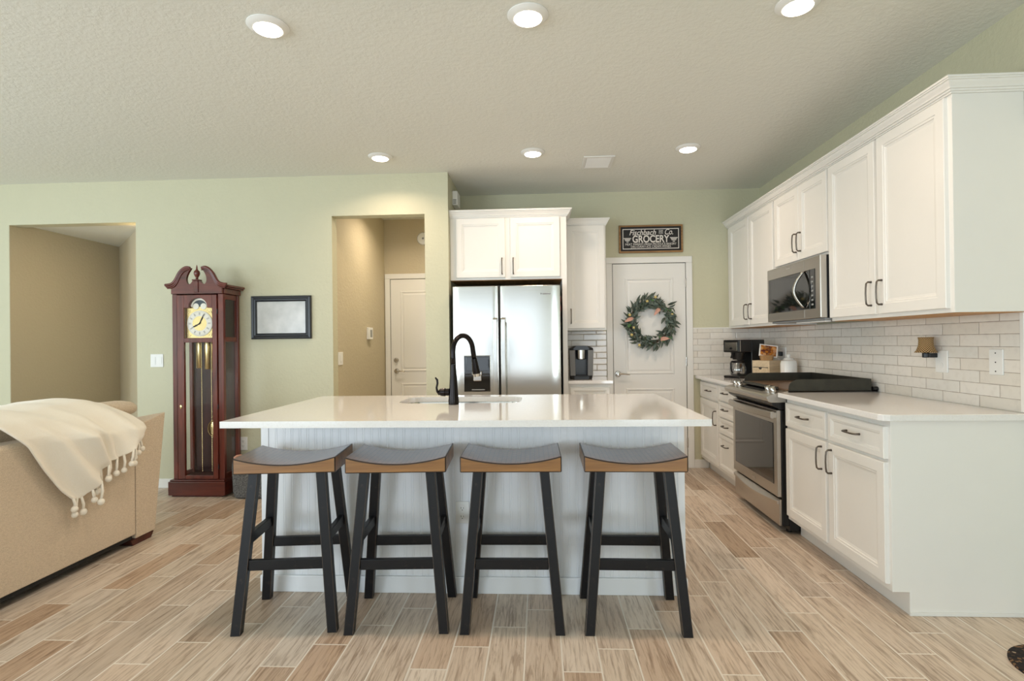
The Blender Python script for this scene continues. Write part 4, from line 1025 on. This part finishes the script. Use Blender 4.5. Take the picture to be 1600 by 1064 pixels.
# ------------------------------------------------------------------ wall plates
def plate_y(name, label, cat, x0, x1, z0, z1, yw, kind):
    o = thing(name, label, cat, ((x0+x1)/2, yw, (z0+z1)/2))
    g = G(); g.box(x0, x1, yw-.006, yw-.0003, z0, z1); obj('plate', g, 'plastic_w', o, bevel=.003)
    n = 2 if (x1-x0) > .1 else 1
    for q in range(n):
        c = x0+(x1-x0)*(q+.5)/n; zm = (z0+z1)/2
        if kind == 'rocker': obj('rocker', G().box(c-.017, c+.017, yw-.0085, yw-.0062, zm-.033, zm+.033), 'plastic_w', o, bevel=.002)
        else:
            for sz in (-1, 1):
                rc = obj('receptacle', G().lathe([(.017, 0), (.017, -.0018)], (c, yw-.0062, zm+sz*.021), 'y', 20), 'plastic_w', o)
                s_ = G(); s_.box(c-.0075, c-.0055, yw-.0086, yw-.0081, zm+sz*.021-.002, zm+sz*.021+.007); s_.box(c+.0055, c+.0075, yw-.0086, yw-.0081, zm+sz*.021-.002, zm+sz*.021+.006); s_.lathe([(.0025, 0), (.0025, -.0005)], (c, yw-.0081, zm+sz*.021-.008), 'y', 10); obj('slots', s_, 'slot', rc)
    return o
plate_y('light_switch', 'white double rocker switch plate on the wall left of the clock', 'light switch', -3.476, -3.358, 1.078, 1.194, YL, 'rocker')
plate_y('wall_outlet', 'white double outlet low on the wall right of the clock', 'outlet', -2.745, -2.595, .335, .452, YL, 'outlet')
plate_y('wall_outlet', 'white outlet on the beadboard island front between second and third stools', 'outlet', -.434, -.364, .352, .462, by0-.0005, 'outlet')
def plate_x(name, label, cat, y0, y1, z0, z1, xw, sgn=-1):
    """plate on a wall facing -X (sgn -1) or +X"""
    o = thing(name, label, cat, (xw, (y0+y1)/2, (z0+z1)/2))
    a, b = sorted((xw+sgn*.0003, xw+sgn*.007)); g = G(); g.box(a, b, y0, y1, z0, z1); obj('plate', g, 'plastic_w', o, bevel=.003); return o
o = plate_x('light_switch', 'white switch plate on the tan side wall of the small back hall', 'light switch', 4.95, 5.07, 1.07, 1.19, -1.852, 1)
obj('rocker', G().box(-1.845, -1.8425, 4.99, 5.03, 1.10, 1.16), 'plastic_w', o, bevel=.001)
o = thing('thermostat', 'small white thermostat on the tan hall wall', 'thermostat', (-1.852, 5.88, 1.375))
obj('housing', G().box(-1.8517, -1.822, 5.80, 5.935, 1.312, 1.440), 'plastic_w', o, bevel=.005); obj('screen', G().box(-1.8218, -1.8205, 5.835, 5.90, 1.335, 1.415), 'plastic_g', o)
o = thing('smoke_alarm', 'round white alarm high on the hall wall above the door', 'alarm', (-1.365, 6.5, 2.51))
g = G(); g.lathe([(.075, -.0005), (.075, -.018), (.066, -.030), (.03, -.036), (.001, -.036)], (-1.372, 6.5, 2.512), 'y', 32); obj('housing', g, 'plastic_w', o, smooth='auto'); g = G(); g.lathe([(.012, -.0365), (.010, -.039), (.001, -.039)], (-1.372, 6.5, 2.512), 'y', 16); obj('test_button', g, 'plastic_g', o)
o = thing('door_chime', 'white chime box high on the alcove wall above the refrigerator cabinet', 'chime', (-.783, 5.05, 2.58))
obj('housing', G().box(-.7827, -.735, 4.985, 5.16, 2.525, 2.655), 'plastic_w', o, bevel=.006)
g = G(); [g.box(-.775, -.745, 4.9835, 4.9848, 2.535+q*.012, 2.540+q*.012) for q in range(4)]; obj('slots', g, 'slot', o)
o = plate_x('cable_plate', 'blank white wall plate with three holes near the end of the tile backsplash', 'wall plate', 2.685, 2.765, 1.078, 1.200, XR-.0085)
g = G(); [g.lathe([(.0035, 0), (.0035, -.001)], (XR-.0157, 2.725, z), 'x', 10) for z in (1.095, 1.138, 1.182)]; obj('screw_holes', g, 'slot', o)
o = plate_x('wall_outlet', 'white outlet plate holding the checked night light', 'outlet', 3.035, 3.125, 1.070, 1.190, XR-.0085)
obj('receptacle', G().lathe([(.017, 0), (.017, -.002)], (XR-.0157, 3.08, 1.108), 'x', 20), 'plastic_w', o)
o = plate_x('wall_outlet', 'white outlet plate with black plug on the tile behind the canister', 'outlet', 4.955, 5.075, 1.075, 1.190, XR-.0085)
g = G(); g.box(XR-.045, XR-.0158, 5.01, 5.045, 1.11, 1.15); tag(obj('power_plug', g, 'black', bevel=.005), 'black plug pushed into the outlet behind the canister', 'plug')
nl = thing('night_light', 'small plug-in night light with black and tan checked fabric shade', 'night light', (XR-.07, 3.105, 1.17))
nx, ny = XR-.068, 3.118
g = G(); g.lathe([(.055, 1.178), (.046, 1.188), (.036, 1.215), (.034, 1.245), (.037, 1.262), (.035, 1.262), (.032, 1.245), (.034, 1.215), (.044, 1.188), (.053, 1.178)], (nx, ny, 0), 'z', 16, cap=False); obj('shade', g, 'check', nl, smooth=True)
g = G(); g.lathe([(.018, 1.150), (.018, 1.176), (.010, 1.18), (.008, 1.215)], (nx, ny, 0), 'z', 14); g.box(nx+.01, XR-.0157, ny-.014, ny+.014, 1.150, 1.174); obj('base', g, 'black', nl, bevel=.003)

# ------------------------------------------------------------------ counter items, back corner
def place(root_, M4):
    """turn a thing built round the origin to where it stands"""
    root_.matrix_world = M4
cm = thing('coffee_maker', 'black drip coffee maker with glass carafe on the back right worktop', 'coffee maker', (0, 0, 0))
g = G(); g.box(-.085, .085, -.175, .175, 0, .022); obj('base', g, 'black', cm, bevel=.006)
g = G(); g.box(-.085, .085, .0, .175, .0225, .345); g.box(-.085, .085, -.175, -.0005, .232, .345); obj('tower', g, 'black', cm, bevel=.008)
g = G(); g.lathe([(.045, .165), (.062, .231)], (0, -.085, 0), 'z', 24); obj('filter_basket', g, 'black', cm, smooth='auto')
g = G(); g.bar((0, -.148, .225), (0, -.168, .180), .022, .012, (0, 1, 0)); obj('basket_handle', g, 'black', cm)
g = G(); g.box(-.066, .066, -.1775, -.1752, .250, .322); pnl = obj('front_panel', g, 'steel', cm, bevel=.002)
g = G(); g.lathe([(.010, -.1778), (.010, -.183), (.001, -.183)], (0, 0, .268), 'y', 14); obj('switch', g, 'black', pnl)
g = G(); g.box(-.0862, -.0853, -.165, -.155, .24, .34); g.box(.0853, .0862, -.165, -.155, .24, .34); obj('side_trim', g, 'steel', cm)
g = G(); g.lathe([(.055, .0235), (.066, .035), (.072, .065), (.070, .095), (.055, .125), (.047, .138), (.052, .150), (.050, .150), (.045, .138), (.053, .124), (.068, .095), (.070, .065), (.064, .037), (.053, .027)], (0, -.085, 0), 'z', 28); ca = obj('carafe', g, 'carafe', cm, smooth=True)
g = G(); g.lathe([(.0475, .138), (.050, .136), (.054, .150), (.050, .156), (.001, .158)], (0, -.085, 0), 'z', 24, cap=False); obj('collar', g, 'black', ca, smooth='auto')
g = G(); g.tube([(-.0, -.135, .148), (-.0, -.168, .150), (-.0, -.180, .135), (-.0, -.178, .09), (-.0, -.168, .055), (-.0, -.158, .052)], .009, 8, flat=.8); obj('carafe_handle', g, 'black', ca, smooth=True)
place(cm, Matrix.Translation((1.865, 5.115, .9155)) @ Matrix.Rotation(math.radians(-58), 4, 'Z'))

bx = thing('pod_box', 'pale wood countertop box with a small drawer beside the coffee maker', 'box', (0, 0, 0))
g = G(); g.box(-.09, .09, -.074, .09, 0, .160); obj('body', g, 'bamboo', bx, bevel=.002)
g = G(); g.box(-.078, .078, -.079, -.0745, .012, .098); dr_ = obj('drawer', g, 'bamboo', bx, bevel=.001)
g = G(); g.prism([(-.018, .098), (.018, .098), (.010, .082), (-.010, .082)], 'y', -.0797, -.0792); g.box(-.078, .078, -.0795, -.0745, .0985, .103); obj('finger_notch', g, 'slot', dr_)
place(bx, Matrix.Translation((2.00, 4.955, .9155)) @ Matrix.Rotation(math.radians(-62), 4, 'Z'))
bk = thing('wicker_basket', 'tiny wicker basket on top of the pale wood box', 'basket', (0, 0, 0))
g = G(); rs = [[(x, y, z) for x, y in rrect(-.055-d, .055+d, -.04-d, .04+d, .02)] for z, d in ((0, -.006), (.04, 0), (.045, .002), (.045, -.004), (.01, -.008))]; g.rings(rs); obj('weave', g, 'wicker', bk, smooth='auto')
place(bk, Matrix.Translation((2.00, 4.955, 1.0762)) @ Matrix.Rotation(math.radians(-12), 4, 'Z'))
ph = thing('photo_card', 'white framed food photo leaning tilted in the wicker basket', 'photo', (0, 0, 0))
g = G(); g.box(-.075, .075, 0, .006, 0, .115); obj('frame', g, 'ceramic', ph, bevel=.001)
g = G(); g.box(-.064, .064, -.0012, -.0003, .010, .105); obj('picture', g, 'food', ph)
place(ph, Matrix.Translation((2.008, 4.945, 1.108)) @ Matrix.Rotation(math.radians(-12), 4, 'Z') @ Matrix.Rotation(math.radians(-24), 4, 'X') @ Matrix.Rotation(math.radians(9), 4, 'Y'))
jr = thing('canister', 'white round-shouldered canister with knob lid behind the griddle', 'canister', (2.085, 4.70, .915))
g = G(); g.lathe([(.055, .9157), (.062, .922), (.064, .95), (.064, 1.055), (.058, 1.078), (.042, 1.090)], (2.078, 4.70, 0), 'z', 28); obj('jar', g, 'ceramic', jr, smooth='auto')
g = G(); g.lathe([(.040, 1.0905), (.036, 1.100), (.014, 1.106), (.012, 1.118), (.016, 1.126), (.012, 1.134), (.001, 1.136)], (2.078, 4.70, 0), 'z', 24); obj('lid', g, 'ceramic', jr, smooth=True)

# single-cup brewer
kb = thing('coffee_brewer', 'grey and black single-cup coffee brewer in the nook beside the refrigerator', 'coffee maker', (.378, 5.12, .9155))
def kpoly(s_): return [(-.112*s_, .0), (-.105*s_, -.06), (-.07*s_, -.085), (.07*s_, -.085), (.105*s_, -.06), (.112*s_, 0), (.10*s_, .19), (-.10*s_, .19)]
kx, ky = .378, 5.09
def kr(rows): return [[(kx+x, ky+y, z) for x, y in kpoly(s_)] for z, s_ in rows]
g = G(); g.rings(kr([(.9157, .90), (.925, .93), (.950, .95)])); obj('base', g, 'black', kb, bevel=.003)
g = G(); rs = [[(kx+x, ky+y, z) for x, y in [(-.112*s_, -.03), (-.104*s_, -.062), (-.058*s_, -.080), (-.058*s_, .02), (.058*s_, .02), (.058*s_, -.080), (.104*s_, -.062), (.112*s_, -.03), (.10*s_, .19), (-.10*s_, .19)]] for z, s_ in ((.9505, .95), (1.12, 1.0), (1.185, 1.02))]; g.rings(rs); bd_ = obj('body', g, 'keurig', kb)
g = G(); g.rings([[(kx+x, ky+y, z) for x, y in kpoly(s_)] for z, s_ in ((1.1855, 1.03), (1.200, 1.0), (1.218, .70), (1.222, .55))]); obj('lid', g, 'black', kb)
for sx in (-1, 1):
    g = G(); q = [[(kx+sx*a*s_, ky+b, z) for a, b in ((.104, -.064), (.058, -.083), (.058, -.086), (.106, -.067))] for z, s_ in ((.952, .95), (1.12, 1.0), (1.182, 1.02))]; g.rings(q); obj('side_panel', g, 'kgrey', bd_)
g = G(); g.lathe([(.038, 1.098), (.044, 1.105), (.046, 1.184)], (kx, ky-.045, 0), 'z', 24); obj('brew_head', g, 'steel', kb, smooth='auto')
g = G(); g.box(kx-.052, kx+.052, ky-.095, ky+.0, .9508, .958); obj('drip_tray', g, 'black', kb, bevel=.002)

# ------------------------------------------------------------------ rug
g = G(); pts = []
for q in range(25): a = math.pi*q/24; pts.append((1.973+.183*math.cos(a), 2.154+.183*math.sin(a)))
for q in range(25): a = math.pi+math.pi*q/24; pts.append((1.973+.183*math.cos(a), 1.62+.183*math.sin(a)))
def sc_(d): return [(1.973+(x-1.973)*(1-d), 1.887+(y-1.887)*(1-d*.5)) for x, y in pts]
g.rings([[(*p, .0005) for p in pts], [(*p, .008) for p in pts], [(*p, .011) for p in sc_(.04)]]); tag(obj('braided_rug', g, 'rug', smooth='auto'), 'dark braided oval rug on the floor at the right edge', 'rug')
